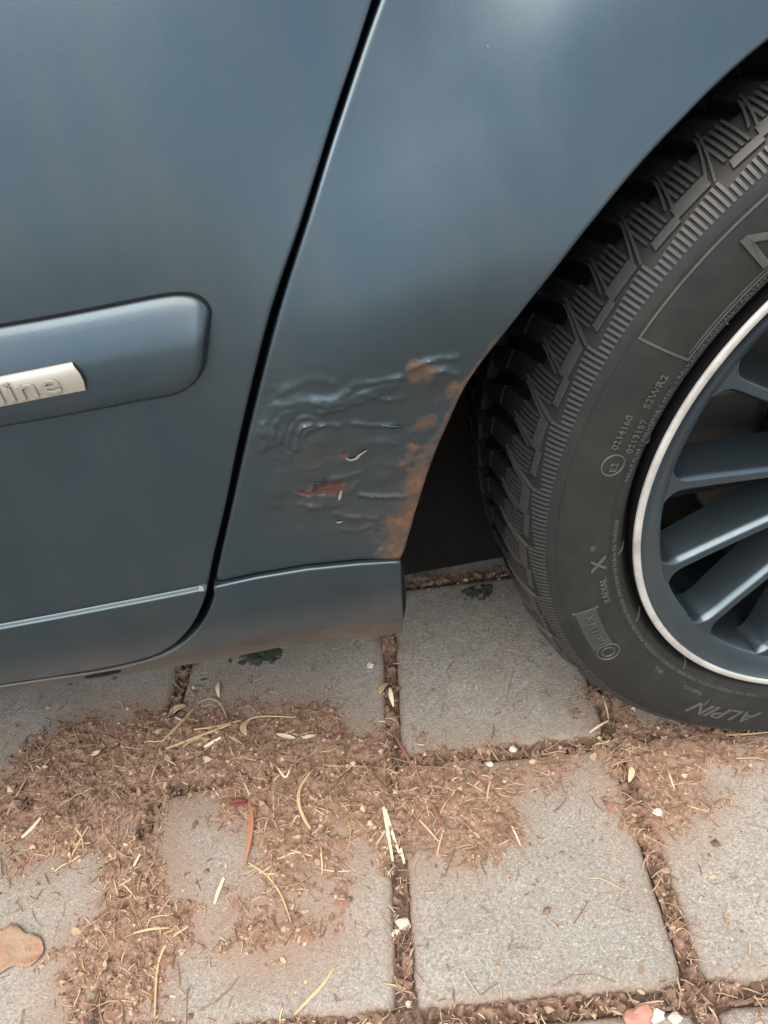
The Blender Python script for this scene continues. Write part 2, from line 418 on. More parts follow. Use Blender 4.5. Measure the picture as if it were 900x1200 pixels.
def paver(i, j):
    a0, a1, b0, b1 = AJ[i]+.0068, AJ[i+1]-.0068, BJ[j]+.0068, BJ[j+1]-.0068
    close = AJ[i] > -1.3 and AJ[i+1] < .3 and BJ[j] > -.5 and BJ[j+1] < .6
    dz = random.uniform(-.0012, .0008); tx, ty = random.uniform(-.004, .004), random.uniform(-.004, .004)
    ca, cb = (a0+a1)/2, (b0+b1)/2
    n = 44 if close else 1
    us = np.linspace(0, 1, n+1)
    ea = np.concatenate([a0+(a1-a0)*us[:-1], np.full(n, a1), a1-(a1-a0)*us[:-1], np.full(n, a0)])
    eb = np.concatenate([np.full(n, b0), b0+(b1-b0)*us[:-1], np.full(n, b1), b1-(b1-b0)*us[:-1]])
    m = len(ea); v = []; f = []
    wob = lambda k: .0024*(fbm(ea*1+k, eb*1+k*3., 60, 4, 2+k)-.5) if close else np.zeros(m)
    rings = [(-.0, -.035), (0.0, -.0075), (.0012, -.0030), (.0040, -.0008), (.009, 0.)]
    for k, (ins, z) in enumerate(rings):
        sx_ = (ea-ca)/((a1-a0)/2); sy_ = (eb-cb)/((b1-b0)/2)
        # pull corners in a little so that they round off
        rnd = .0035*np.clip(np.abs(sx_)+np.abs(sy_)-1.86, 0, 1)/.14 if close else 0
        o = ins + rnd + (wob(k) if k else 0)
        A = ea-o*sx_; B = eb-o*sy_
        for p_, q_ in zip(A, B):
            v.append((*pav(p_, q_), z+dz+tx*(p_-ca)+ty*(q_-cb)))
    for k in range(len(rings)-1):
        for e in range(m):
            f.append((k*m+e, k*m+(e+1) % m, (k+1)*m+(e+1) % m, (k+1)*m+e))
    base = (len(rings)-1)*m
    if close:                                     # inner rows so that stains can vary over the face
        K = 22
        for k in range(1, K+1):
            s_ = 1-k/(K+.5)
            for e in range(m):
                A = ca+(ea[e]-.009*(ea[e]-ca)/((a1-a0)/2)-ca)*s_; B = cb+(eb[e]-.009*(eb[e]-cb)/((b1-b0)/2)-cb)*s_
                v.append((*pav(A, B), dz+tx*(A-ca)+ty*(B-cb)))
            for e in range(m):
                f.append((base+e, base+(e+1) % m, base+m+(e+1) % m, base+m+e))
            base += m
    f.append(tuple(base+e for e in range(m)))
    vv = np.array(v)
    o = mesh_obj('paver', v, f, M_PAVER, pavement, smooth=70, attrs={'stain': stain_at(vv[:, 0], vv[:, 1]) if close else np.zeros(len(v))})
    return o
for i in range(len(AJ)-1):
    for j in range(len(BJ)-1): paver(i, j)

# ------------------------------------------------------------------ the car
car = bpy.data.objects.new('car', None); link(car)
tag(car, 'dark grey car with rusting, blistered paint by the rear wheel arch', 'car')
ZC = .310                                          # wheel centre height, wheel axis through x = 0
crease_px = [(0,735),(60,724),(120,712.5),(180,701),(240,689),(300,676),(360,666),(420,660),(467,657)]
CRP = np.array([on_plane_y(*q_, -.023)[[0, 2]] for q_ in crease_px])
ARP = [(900,43),(850,85),(800,135),(750,188),(700,248),(650,312),(600,375),(560,425),(540,455),(522,495),(505,535),(490,580),(478,620),(469,656)]
ARCH = np.array([on_plane_y(*q_, -.024)[[0, 2]] for q_ in ARP])
_th = np.unwrap(np.arctan2(ARCH[:, 1]-ZC, ARCH[:, 0])); _ra = np.hypot(ARCH[:, 0], ARCH[:, 1]-ZC)
_th2 = np.concatenate([[math.pi/2], _th]); _ra2 = np.concatenate([[_ra[0]-.006], _ra])
def arch_r(th): 
    th = np.where(th < -math.pi/2, th+2*math.pi, th)
    th = np.where(th < math.pi/2, math.pi-th, th)    # mirrored fore and aft
    return np.interp(th, _th2, _ra2)
def zc(x): return np.interp(x, CRP[:, 0], CRP[:, 1])
DAMAGE = None
def fsurf(x, z, ledge=True):
    x = np.asarray(x, float); z = np.asarray(z, float)
    y = np.full(np.broadcast(x, z).shape, -.020)
    up = np.clip(z-.47, 0, None)
    y = y + np.where(up < .35, .62*up**2, .62*.35**2+.62*.7*(up-.35))
    y = y - .010*np.exp(-((z-.40)/.16)**2)*0
    r = np.hypot(x, z-ZC); ra = arch_r(np.arctan2(z-ZC, x))
    d = np.clip(r-ra, 0, 1)
    k = sstep(-.42, -.28, x) if False else 1.
    hi = sstep(.36, .52, z)
    y = y + .20*np.clip(z-.46, 0, .5)*sstep(-.46, -.28, x)*sstep(.46, .60, z)
    y = y - .010*hi*np.exp(-((d-.055)/.06)**2) 
    if ledge:
        t = zc(x)-z
        y = y - .0034*sstep(0, .0016, t)
        tt = np.clip(t-.003, 0, None)
        y = y + 1.5*tt**2 + np.where(tt > .055, (tt-.055)*.30, 0)
    if DAMAGE is not None: y = y - DAMAGE(x, z)
    return y
def on_body(px, py):
    y = -.02
    for _ in range(14):
        p = on_plane_y(px, py, y); y = min(.06, max(-.06, .5*y+.5*float(fsurf(p[0], p[2]))))
    return on_plane_y(px, py, y)
for _ in range(3):
    ARCH = np.array([on_body(*q_)[[0, 2]] for q_ in ARP])
    _th = np.unwrap(np.arctan2(ARCH[:, 1]-ZC, ARCH[:, 0])); _ra = np.hypot(ARCH[:, 0], ARCH[:, 1]-ZC)
    _th2 = np.concatenate([[math.pi/2], _th]); _ra2 = np.concatenate([[_ra[0]-.006], _ra])
B2 = lambda L: np.array([on_body(*q_)[[0, 2]] for q_ in L])

def panel(name, outline, h, mat, extra=None, roll=.002, depth=.018, ledge=True, attr_fn=None, res_edge=.004, offset=0.):
    P = resample(np.vstack([outline, outline[:1]]), res_edge)[:-1]
    A = .5*np.sum(P[:, 0]*np.roll(P[:, 1], -1)-np.roll(P[:, 0], -1)*P[:, 1])
    if A < 0: P = P[::-1]
    lo, hi = P.min(0), P.max(0)
    X, Zz = np.meshgrid(np.arange(lo[0]+h/2, hi[0], h), np.arange(lo[1]+h/2, hi[1], h))
    pts = np.stack([X.ravel(), Zz.ravel()], -1)
    if extra is not None:
        ex, mask = extra
        pts = pts[~mask(pts)]
        pts = np.vstack([pts, ex])
    nxt = np.roll(P, -1, 0)-P; prv = P-np.roll(P, 1, 0)
    na = np.stack([nxt[:, 1], -nxt[:, 0]], -1); nb = np.stack([prv[:, 1], -prv[:, 0]], -1)
    nrm = na/np.linalg.norm(na, axis=1)[:, None]+nb/np.linalg.norm(nb, axis=1)[:, None]
    nrm /= np.linalg.norm(nrm, axis=1)[:, None]
    kd = KDTree(len(P))
    for k, p_ in enumerate(P): kd.insert((p_[0], p_[1], 0), k)
    kd.balance()
    dist = lambda Q: np.array([kd.find((q_[0], q_[1], 0))[2] for q_ in Q])
    ring1, ring2 = P-nrm*.0012, P-nrm*.0036
    ring1 = ring1[dist(ring1) > .0011]; ring2 = ring2[dist(ring2) > .0033]
    pts = pts[dist(pts) > (.0042 if extra is None else .0022)+res_edge*.3]
    pts = np.vstack([pts, ring1, ring2])
    n = len(P)
    allp = np.vstack([P, pts])
    vs, es, fs, ov, _, _ = delaunay_2d_cdt([Vector(p) for p in allp], [(i, (i+1) % n) for i in range(n)], [], 1, 1e-7)
    v2 = np.array([(q_.x, q_.y) for q_ in vs])
    us_ = np.zeros(len(v2), bool); us_[[k for f_ in fs for k in f_]] = True
    for o_ in range(len(ov)):
        if any(s_ < n for s_ in ov[o_]): us_[o_] = True
    rm_ = np.cumsum(us_)-1; v2 = v2[us_]; ov = [o_ for o_, u_ in zip(ov, us_) if u_]
    fs = [[int(rm_[k]) for k in f_] for f_ in fs]
    loop = [None]*n
    for k, o_ in enumerate(ov):
        for s_ in o_:
            if s_ < n: loop[s_] = k
    Y = fsurf(v2[:, 0], v2[:, 1], ledge) + offset
    V = [(*(p[0:1]), y, *(p[1:2])) for p, y in zip(v2, Y)]
    F = []
    for f_ in fs:
        a, b, c = [v2[k] for k in f_[:3]]
        area = (b[0]-a[0])*(c[1]-a[1])-(b[1]-a[1])*(c[0]-a[0])
        F.append(tuple(f_) if area > 0 else tuple(reversed(f_)))
    # rolled rim
    e1 = np.roll(P, -1, 0)-P; e0 = P-np.roll(P, 1, 0)
    n1 = np.stack([e1[:, 1], -e1[:, 0]], -1); n0 = np.stack([e0[:, 1], -e0[:, 0]], -1)
    nn = n1/np.linalg.norm(n1, axis=1)[:, None] + n0/np.linalg.norm(n0, axis=1)[:, None]
    nn /= np.linalg.norm(nn, axis=1)[:, None]
    prev = loop
    yb = fsurf(P[:, 0], P[:, 1], ledge) + offset
    for ang in (30, 60, 90, None):
        if ang is None: o_, dy = roll, roll+depth
        else: o_, dy = roll*math.sin(math.radians(ang)), roll*(1-math.cos(math.radians(ang)))
        st = len(V)
        for k in range(n): V.append((P[k, 0]+nn[k, 0]*o_, yb[k]+dy, P[k, 1]+nn[k, 1]*o_))
        cur = list(range(st, st+n))
        for k in range(n):
            F.append((prev[k], cur[k], cur[(k+1) % n], prev[(k+1) % n]))
        prev = cur
    attrs = None
    if attr_fn is not None:
        VV = np.array(V); attrs = attr_fn(VV[:, 0], VV[:, 2])
    o = mesh_obj(name, V, F, mat, car, smooth=50, attrs=attrs)
    return o

GL = [(432,0),(413,60),(391,125),(368,200),(346,270),(317,355),(297,430),(276,520),(262,590),(248,650),(241,685),(235,708),(223,732),(205,752),(186,764),(160,773),(120,782),(60,792),(0,801)]
GR = [(452,0),(434,50),(412,115),(389,185),(366,260),(337,350),(315,430),(293,520),(277,590),(263,650)]
GRL = [(257,685),(250,710),(238,733),(219,753),(196,767),(168,777),(120,788),(60,797),(0,806)]
BOT = [(470,742),(430,748),(380,751),(330,758),(290,766),(215,779),(130,793),(60,803),(0,812)]
gl = smooth_line(B2(GL), 4); gr = smooth_line(B2(GR), 4); grl = smooth_line(B2(GRL), 4); bot = B2(BOT)
def extrap_up(L, z):                              # carry the shut line on upwards
    d = L[0]-L[6]; return L[0]+d*(z-L[0][1])/d[1]
ZT, XL, XR = .93, -1.45, .78
# rear door
dl = gl[-1]; ddir = (gl[-1]-gl[-9])/np.linalg.norm(gl[-1]-gl[-9])
far_b = np.array([XL, gl[-1][1]+ddir[1]/ddir[0]*(XL-gl[-1][0])*.3])
door_out = np.vstack([[XL, ZT], extrap_up(gl, ZT), gl, far_b])
def crease_rows(x0, x1):
    xs = np.arange(x0, x1, .005); out = []
    for o_ in (-.006, -.0038, -.0026, -.0017, -.0012, -.0008, -.0004, 0, .0007, .0025): out.append(np.stack([xs, zc(xs)+o_], -1))
    return np.vstack(out)
near_crease = lambda p: abs(p[:, 1]-zc(p[:, 0])) < .008
door = panel('rear_door', door_out, .009, M_PAINT, (crease_rows(XL, -.3), near_crease), roll=.0016, res_edge=.002)

# damage on the quarter panel: wrinkled, blistered paint
def zoomed(L): return B2([(250+a/2.727, 400+b/2.727) for a, b in L])
RIDGES = [([(160,350),(155,290),(165,240),(195,205),(235,190),(275,180),(330,190),(380,185),(430,160),(460,135),(530,130),(600,115)], .0024, .0011),
          ([(190,320),(195,270),(215,240),(250,225)], .0018, .0007), ([(262,345),(270,300),(290,270),(330,265),(400,268)], .0015, .0012),
          ([(285,310),(300,285),(340,272)], .0013, .0009), ([(240,330),(245,280),(275,245),(310,240),(320,250)], .0016, .0009),
          ([(320,200),(400,195),(440,165)], .0018, .0009), ([(450,265),(530,268),(600,272)], .0016, .0009),
          ([(380,435),(430,432),(465,420)], .0017, .0010), ([(470,490),(540,495),(610,492)], .0017, .0011),
          ([(385,550),(440,560),(520,565)], .0018, .0009), ([(630,85),(690,65),(740,55),(780,50)], .0020, .0012),
          ([(700,95),(740,92),(780,105)], .0018, .0014), ([(410,600),(460,605),(520,580)], .0020, .0006),
          ([(480,170),(540,185),(600,180)], .0022, .0007), ([(220,165),(300,125),(380,130)], .003, .0007),
          ([(280,520),(340,530),(400,520)], .0025, .0007), ([(470,330),(520,320),(580,325)], .0025, .0006),
          ([(440,480),(470,440),(475,410)], .002, .0006)]
RID = [(smooth_line(zoomed(L), 4), w_, h_) for L, w_, h_ in RIDGES]
CHIP = zoomed([(318,480),(330,464),(336,452),(352,457),(356,440),(366,447),(380,452),(395,446),(413,447),(410,470),(407,500),(401,505),(392,494),(360,488),(335,492),(322,490)])
CHIP2 = zoomed([(256,476),(290,478),(320,486),(322,492),(300,495),(272,488)])
CHIP3 = zoomed([(408,362),(416,350),(424,358),(430,372),(420,374)])
TERR = zoomed([(160,350),(155,290),(165,240),(195,205),(275,180),(330,190),(400,205),(440,170),(530,135),(600,120),(600,150),(520,180),(440,215),(350,235),(280,230),(240,270),(225,330)])
C0 = zoomed([(400, 380)])[0]; BL = zoomed([(700, 110)])[0]
# raised blisters around the damaged patch
_br = np.random.default_rng(4); BLIST = []
for _ in range(60):
    a_, b_ = _br.uniform(170, 640), _br.uniform(150, 620)
    BLIST.append((zoomed([(a_, b_)])[0], _br.uniform(.002, .0065), _br.uniform(.00015, .0006)))
def damage(x, z):
    x = np.asarray(x, float); z = np.asarray(z, float); h = np.zeros(np.broadcast(x, z).shape)
    m = (np.abs(x-C0[0]) < .16) & (np.abs(z-C0[1]) < .16)
    if not m.any(): return h
    X, Y = x[m], z[m]; hh = np.zeros(X.shape)
    wx = X+.0020*(fbm(X, Y, 190, 3, 3)-.5); wy = Y+.0020*(fbm(X, Y, 190, 3, 13)-.5)
    brk = .60+.9*sstep(.3, .75, fbm(X, Y*1.6, 120, 3, 6))
    for L, w_, a_ in RID:
        d = seg_dist(wx, wy, L); hh = hh + a_*.95*np.exp(-(d/(w_*.8))**1.7)*brk
    hh = hh + .0009*np.where(in_poly(wx, wy, TERR), sstep(0, .0016, seg_dist(wx, wy, TERR, True)), 0)
    for c_, r_, a_ in BLIST: hh = hh + a_*np.exp(-(((wx-c_[0])**2+(wy-c_[1])**2)/r_**2))
    hh += .0016*np.exp(-((X-BL[0])**2/.010**2+(Y-BL[1])**2/.007**2))
    env = np.exp(-(((X-C0[0])/.062)**2+((Y-C0[1])/.062)**2)**1.5)
    hh += env*(.0009*(fbm(X, Y, 75, 3, 41)-.5)+.0004*(fbm(X, Y, 170, 3, 43)-.5))
    cr = np.clip(1-np.abs(2*fbm(X*.55, Y*1.3, 85, 3, 61)-1)*5, 0, 1)**2
    hh += env*.00042*cr*sstep(.35, .65, fbm(X, Y, 40, 2, 63))
    for c_ in (CHIP, CHIP2, CHIP3):
        d = np.where(in_poly(X, Y, c_), 1, 0)*seg_dist(X, Y, c_, True)
        hh -= .0017*sstep(0, .0013, d)
    h[m] = hh
    return h
DAMAGE = damage
RUST_SPOTS = [(zoomed([(668,104)])[0], .0075, 1.2), (zoomed([(640,265)])[0], .006, .7), (zoomed([(690,255)])[0], .009, .95),
              (zoomed([(760,160)])[0], .008, .8), (zoomed([(730,185)])[0], .006, .6), (zoomed([(410,262)])[0], .004, .6), (zoomed([(640,330)])[0], .008, .7), (zoomed([(620,380)])[0], .008, .7),
              (zoomed([(418,362)])[0], .004, .7), (zoomed([(300,486)])[0], .007, .8), (zoomed([(420,470)])[0], .005, .6), (zoomed([(340,450)])[0], .004, .5),
              (zoomed([(590,560)])[0], .010, .8), (zoomed([(570,645)])[0], .010, .75), (zoomed([(580,600)])[0], .009, .7), (zoomed([(520,625)])[0], .010, .5)]
Z_HI, Z_LO = B2([(520, 478)])[0][1], B2([(470, 655)])[0][1]
def rust_attrs(x, z):
    r = np.hypot(x, z-ZC); d = r-arch_r(np.arctan2(z-ZC, x))
    side = (x < 0)
    x0_, z0_ = x, z
    x = x+.012*(fbm(x0_, z0_, 95, 4, 71)-.5); z = z+.012*(fbm(x0_, z0_, 95, 4, 73)-.5)
    lowk = sstep(Z_HI+.012, Z_HI-.03, z)
    R = np.exp(-np.clip(d, 0, 1)/(.008+.010*sstep(Z_HI, Z_LO, z)))*lowk*1.05*side
    R = np.maximum(R, .75*np.exp(-np.clip(d, 0, 1)/.0022)*side*sstep(Z_HI+.10, Z_HI, z))
    for c_, s_, a_ in RUST_SPOTS: R = np.maximum(R, (.85 if a_ < 1 else 1)*a_*np.exp(-(((x-c_[0])**2+(z-c_[1])**2)/s_**2)))
    R = R*(.55+.9*fbm(x0_, z0_, 150, 3, 77))
    x, z = x0_, z0_
    C = np.zeros(x.shape)
    for c_ in (CHIP, CHIP2, CHIP3): C = np.maximum(C, in_poly(x, z, c_)*1.)
    G = 1.*np.exp(-(((x-zoomed([(400,400)])[0][0])/.026)**2+((z-zoomed([(400,400)])[0][1])/.020)**2))
    G = G+.35*np.exp(-(((x-C0[0])/.065)**2+((z-C0[1])/.060)**2)**2)
    q1 = zoomed([(430,560)])[0]; G = G+.85*np.exp(-(((x-q1[0])/.042)**2+((z-q1[1])/.020)**2))
    q2 = zoomed([(540,540)])[0]; G = G+.8*np.exp(-(((x-q2[0])/.030)**2+((z-q2[1])/.040)**2))
    q3 = zoomed([(690,150)])[0]; G = G+.7*np.exp(-(((x-q3[0])/.018)**2+((z-q3[1])/.016)**2))
    return {'rust': R, 'chip': C, 'grime': np.clip(G, 0, 1)}
# quarter panel outline: front shut line, crease, arch lip, rear, top
cr_q = CRP[(CRP[:, 0] > gr[-1][0]+.004)]
a_hi = np.linspace(_th[-1], math.pi-_th[-1], 150)
arch_line = np.stack([arch_r(a_hi)*np.cos(a_hi), ZC+arch_r(a_hi)*np.sin(a_hi)], -1)
gcr = B2([(256, 684)])[0]
q_out = np.vstack([extrap_up(gr, ZT)[None], gr, [[gcr[0]+.001, zc(gcr[0])+.0019]], cr_q[:-1]+[0, .0019], [[arch_line[0][0]-.001, arch_line[0][1]+.0005]],
                   arch_line[1:], [[XR, arch_line[-1][1]], [XR, ZT]]])
dx0, dz0 = zoomed([(110, 640)])[0]; dx1, dz1 = zoomed([(860, -40)])[0]
fx, fz = np.meshgrid(np.arange(dx0, dx1, .00115), np.arange(dz0-.012, dz1, .00115))
fine = np.stack([fx.ravel()+.0002*np.sin(fz.ravel()*9e3), fz.ravel()], -1)
in_fine = lambda p: (p[:, 0] > dx0-.002) & (p[:, 0] < dx1+.002) & (p[:, 1] > dz0-.014) & (p[:, 1] < dz1+.002)
quarter = panel('quarter_panel', q_out, .009, M_RUST, (fine, in_fine), roll=.0022, ledge=False, attr_fn=rust_attrs, res_edge=.003)
# curled flakes of paint at the chip edges
def flake(name, L, width, lift, mat):
    pts = smooth_line(L, 4); n = len(pts); v = []; f = []
    for k, p in enumerate(pts):
        t = k/(n-1); w_ = width*math.sin(math.pi*(.12+.76*t))
        d = pts[min(k+1, n-1)]-pts[max(k-1, 0)]; d /= np.linalg.norm(d); m_ = np.array([-d[1], d[0]])
        for s_, l_ in ((-1, .15), (0, .6), (1, 1.)):
            q_ = p+m_*w_*s_*.5; y = float(fsurf(np.array([q_[0]]), np.array([q_[1]]), False)[0])
            v.append((q_[0], y-.0002-lift*l_, q_[1]))
    for k in range(n-1):
        for s_ in range(2): f.append((k*3+s_, k*3+s_+1, k*3+s_+4, k*3+s_+3))
    o = mesh_obj(name, v, f, mat, quarter, smooth=60)
    md = o.modifiers.new('thickness', 'SOLIDIFY'); md.thickness = .0003
    return o
flake('paint_flake', zoomed([(425,372),(438,378),(455,374),(470,360),(490,346)]), .0022, .0009, M_FLAKE)
flake('paint_flake', zoomed([(400,506),(406,494),(409,475)]), .0016, .0010, M_FLAKE)
flake('paint_flake', zoomed([(392,575),(402,577),(412,573)]), .0018, .0009, M_FLAKE)
flake('paint_flake', zoomed([(320,468),(334,452),(352,454),(357,440)]), .0016, .0009, M_PAINT)
flake('paint_flake', zoomed([(545,268),(575,272),(604,270)]), .0018, .0008, M_PAINT)

# sill under the door and behind it
grl = np.array([q_ for q_ in grl if q_[1] < zc(q_[0])-.0050])
cr_s = np.vstack([[grl[0][0]+.0012, zc(grl[0][0])], CRP[(CRP[:, 0] > grl[0][0]+.006)]])
s_out = np.vstack([cr_s+[0, -.0022], B2([(469,700)]), bot, [[XL, far_b[1]-.022], [XL, far_b[1]-.006]], grl[::-1]])
sill = panel('sill_panel', s_out, .006, M_PAINT, (crease_rows(-.6, -.3), near_crease), roll=.0014, depth=.03, res_edge=.002)
p0 = on_body(469, 663); pb = on_body(*BOT[0]); p1 = np.array([pb[0]+.001, pb[1], pb[2]+.002])
v = []; f = []
nseg = 10
for k in range(nseg+1):
    t = k/nseg; z = p0[2]+(p1[2]-p0[2])*t; x = p0[0]+(p1[0]-p0[0])*t
    b_ = .0045*math.sin(math.pi*t)**.7
    y = float(p0[1]+(p1[1]-p0[1])*t)
    v += [(x-.0005, y+.0022, z), (x+b_, y+.006, z), (x+b_, y+.06, z), (x-.006, y+.06, z)]
for k in range(nseg):
    for s_ in range(4): f.append((k*4+s_, k*4+(s_+1) % 4, k*4+4+(s_+1) % 4, k*4+4+s_))
f += [(3, 2, 1, 0), tuple(nseg*4+k for k in range(4))]
mesh_obj('sill_end_cap', v, f, M_BLACK, car, smooth=40)
# drain slot on the sill's lower edge
p = on_body(121, 789.5); slot = []
for k in range(16):
    a_ = 2*math.pi*k/16; X_ = p[0]+.013*math.cos(a_); Z_ = p[2]+.0028*math.sin(a_)+.004*math.cos(a_)*0
    slot.append((X_, float(fsurf(X_, Z_))-.0012, Z_))
mesh_obj('drain_slot', slot+[(q_[0], q_[1]+.004, q_[2]) for q_ in slot], [tuple(range(15, -1, -1))]+[(k, (k+1) % 16, 16+(k+1) % 16, 16+k) for k in range(16)], M_BLACK, car)

# door moulding: a bevelled bar whose upper half leans back to the sky
def bar_strip(name, top, botm, prof, mat, parent, end_round, ledge=True):
    """strip between two lines; prof = (fraction down, height proud)"""
    T = np.asarray(top); Bm = np.asarray(botm); n = len(T); v = []; f = []; m = len(prof)
    for k in range(n):
        for fr, h in prof:
            q_ = T[k]*(1-fr)+Bm[k]*fr
            y = float(fsurf(q_[0], q_[1])); hk = h*end_round[k]*.78
            v.append((q_[0], y-hk, q_[1]))
    for k in range(n-1):
        for s_ in range(m-1): f.append((k*m+s_, k*m+s_+1, (k+1)*m+s_+1, (k+1)*m+s_))
    return v, f, m, n
mt = [(-60,393),(0,382.5),(60,372),(120,360.5),(165,351.5),(190,347),(208,345),(224,346),(235,350),(243,357),(248,367)]
mb = [(-60,509),(0,497.5),(60,487),(120,476),(165,467),(190,463),(206,459),(219,453),(231,443),(239,430),(243,416)]
tl = smooth_line(B2(mt), 5); bl = smooth_line(B2(mb), 5)
ext = lambda L: np.vstack([[L[0]+(L[0]-L[6])*9], [L[0]+(L[0]-L[6])*5], L])
tl = ext(tl); bl = ext(bl)
prof = [(0, -.003), (0, .0008), (.010, .0026), (.03, .0040), (.08, .0056), (.16, .0076), (.26, .0098), (.34, .0114), (.41, .0124), (.48, .0129), (.60, .0131), (.80, .0128), (.90, .0118), (.955, .0098), (.985, .006), (1, .002), (1, -.003)]
er = np.ones(len(tl)); nl = len(tl)
dd = np.array([np.linalg.norm((tl[k]+bl[k])/2-(tl[-1]+bl[-1])/2) for k in range(nl)])
er = np.clip(np.sqrt(np.clip(1-(1-np.clip(dd/.008, 0, 1))**2, 0, 1)), .12, 1)
v, f, m_, n_ = bar_strip('door_moulding', tl, bl, prof, M_PAINT, door, er)
f.append(tuple((n_-1)*m_+s_ for s_ in range(m_)))
f = [tuple(reversed(q_)) if False else q_ for q_ in f]
mould = mesh_obj('door_moulding', v, f, M_PAINT, door, smooth=48)
# black strip round the moulding, painted in as its shadow edge
cen = (tl+bl)/2
grow = lambda L: cen+(L-cen)*(1+.0013/np.maximum(np.linalg.norm(L-cen, axis=1), .004))[:, None]
gt, gb = grow(tl), grow(bl)
tip = np.array([.0022, 0])
v, f, m_, n_ = bar_strip('moulding_shadow_edge', gt, gb, [(0, -.002), (0, .0010), (.5, .0011), (1, .0010), (1, -.002)], M_BLACK, door, np.ones(nl))
f.append(tuple((n_-1)*m_+s_ for s_ in range(m_)))
mesh_obj('moulding_shadow_edge', v, f, M_BLACK, door, smooth=48)

# badge with its embossed letters
def mould_y(x, z):                                # height of the moulding's face under the badge
    kk = np.argmin(np.hypot(cen[:, 0]-x, 0*z)); T_, B_ = tl[kk], bl[kk]
    fr = np.clip((T_[1]-z)/(T_[1]-B_[1]), 0, 1)
    return float(fsurf(x, z))-.78*float(np.interp(fr, [q_[0] for q_ in prof], [q_[1] for q_ in prof]))
def on_mould(px, py):
    p = on_body(px, py)
    for _ in range(8): p = on_plane_y(px, py, mould_y(p[0], p[2]))
    return p
bt = [(-140,466),(-60,451.5),(0,441),(45,432),(85,424)]
bb = [(-140,502),(-60,487.5),(0,476.5),(45,467.5),(101,457)]
Tb = np.array([on_mould(*q_) for q_ in bt]); Bb = np.array([on_mould(*q_) for q_ in bb])
v = []; f = []; fr_ = [(0, -.003), (0, .0010), (.06, .0022), (.35, .0030), (.65, .0030), (.94, .0023), (1, .0010), (1, -.003)]
n = len(Tb)
for k in range(n):
    for fr, h in fr_:
        q_ = Tb[k]*(1-fr)+Bb[k]*fr
        if k == n-1: q_ = q_ + np.array([.0022*math.sin(math.pi*fr), 0, 0])
        v.append((q_[0], q_[1]-h, q_[2]))
m_ = len(fr_)
for k in range(n-1):
    for s_ in range(m_-1): f.append((k*m_+s_, k*m_+s_+1, (k+1)*m_+s_+1, (k+1)*m_+s_))
f.append(tuple((n-1)*m_+s_ for s_ in range(m_)))
f.append(tuple(s_ for s_ in range(m_-1, -1, -1)))
badge = mesh_obj('side_badge', v, f, M_BADGE, car, smooth=40)

def text_mesh(body, size, extrude, bevel=0., shear=0., space=1.):
    c = bpy.data.curves.new('txt', 'FONT'); c.body = body; c.size = size; c.extrude = extrude; c.bevel_depth = bevel
    c.bevel_resolution = 1; c.resolution_u = 3; c.shear = shear; c.space_character = space
    o = bpy.data.objects.new('txt', c); COL.objects.link(o)
    dg = bpy.context.evaluated_depsgraph_get(); dg.update()
    me = o.evaluated_get(dg).to_mesh()
    v = np.array([tuple(q_.co) for q_ in me.vertices]).reshape(-1, 3); f = [tuple(p_.vertices) for p_ in me.polygons]
    o.evaluated_get(dg).to_mesh_clear(); bpy.data.objects.remove(o); bpy.data.curves.remove(c)
    return v, f
M_BLET = plain('badge_letter_metal', (.30, .285, .255), .3, .7, 300, .1, .05, .0002)
ux = Bb[3]-Bb[1]; ux = ux/np.linalg.norm(ux)
uz = np.array([0, 0, 1.]); uz = uz-ux*(uz@ux); uz /= np.linalg.norm(uz)
uy = np.cross(ux, uz)
if uy[1] > 0: uy = -uy
for ch, (bx, by) in zip('line', [(2.5, 469.5), (14.5, 467), (27, 464.8), (53, 459.7)]):
    tv, tf = text_mesh(ch, .0155, .0004, .0003)
    tv[:, 0] *= 1.45
    tv[:, 0] -= tv[:, 0].min()
    p = on_mould(bx, by)
    W = [p+ux*q_[0]+uz*q_[1]+uy*(.0031+q_[2]) for q_ in tv]
    mesh_obj('letter', W, tf, M_BLET, badge, smooth=40)

# inner body: dark structure behind the shut lines, arch liner, floor, upper body
def loft(name, rings, mat, parent, closed=True, smooth=40):
    v = [p_ for r_ in rings for p_ in r_]; n = len(rings[0]); f = []
    for k in range(len(rings)-1):
        for s_ in range(n if closed else n-1):
            f.append((k*n+s_, k*n+(s_+1) % n, (k+1)*n+(s_+1) % n, (k+1)*n+s_))
    return mesh_obj(name, v, f, mat, parent, smooth=smooth)
# door jamb sheet: 30 mm inside the outer skin, left of the wheel housing
xs = np.linspace(XL, XR, 60); zs = np.linspace(.285, ZT, 26)
v = []; f = []
for x in xs:
    for z in zs: v.append((x, float(fsurf(x, z, True))+.028, z))
for a_ in range(len(xs)-1):
    for b_ in range(len(zs)-1):
        xm, zm = (xs[a_]+xs[a_+1])/2, (zs[b_]+zs[b_+1])/2
        if math.hypot(xm, zm-ZC) < .425 or (xm > .3 and zm < .36): continue
        i0 = a_*len(zs)+b_; f.append((i0, i0+len(zs), i0+len(zs)+1, i0+1))
mesh_obj('door_jamb', v, f, M_BLACK, car, smooth=40)
ths = np.linspace(math.radians(185), math.radians(-5), 60)
rings = []
for y0, kx in ((-.012, 1.004), (.03, 1.02), (.12, 1.03), (.25, 1.03)):
    rings.append([((arch_r(t)+.004)*kx*math.cos(t), max(y0, float(fsurf((arch_r(t)+.001)*math.cos(t), ZC+(arch_r(t)+.001)*math.sin(t), False))+.012),
                   ZC+(arch_r(t)+.004)*kx*math.sin(t)) for t in ths])
loft('wheel_arch_liner', rings, M_LINER, car, closed=False)
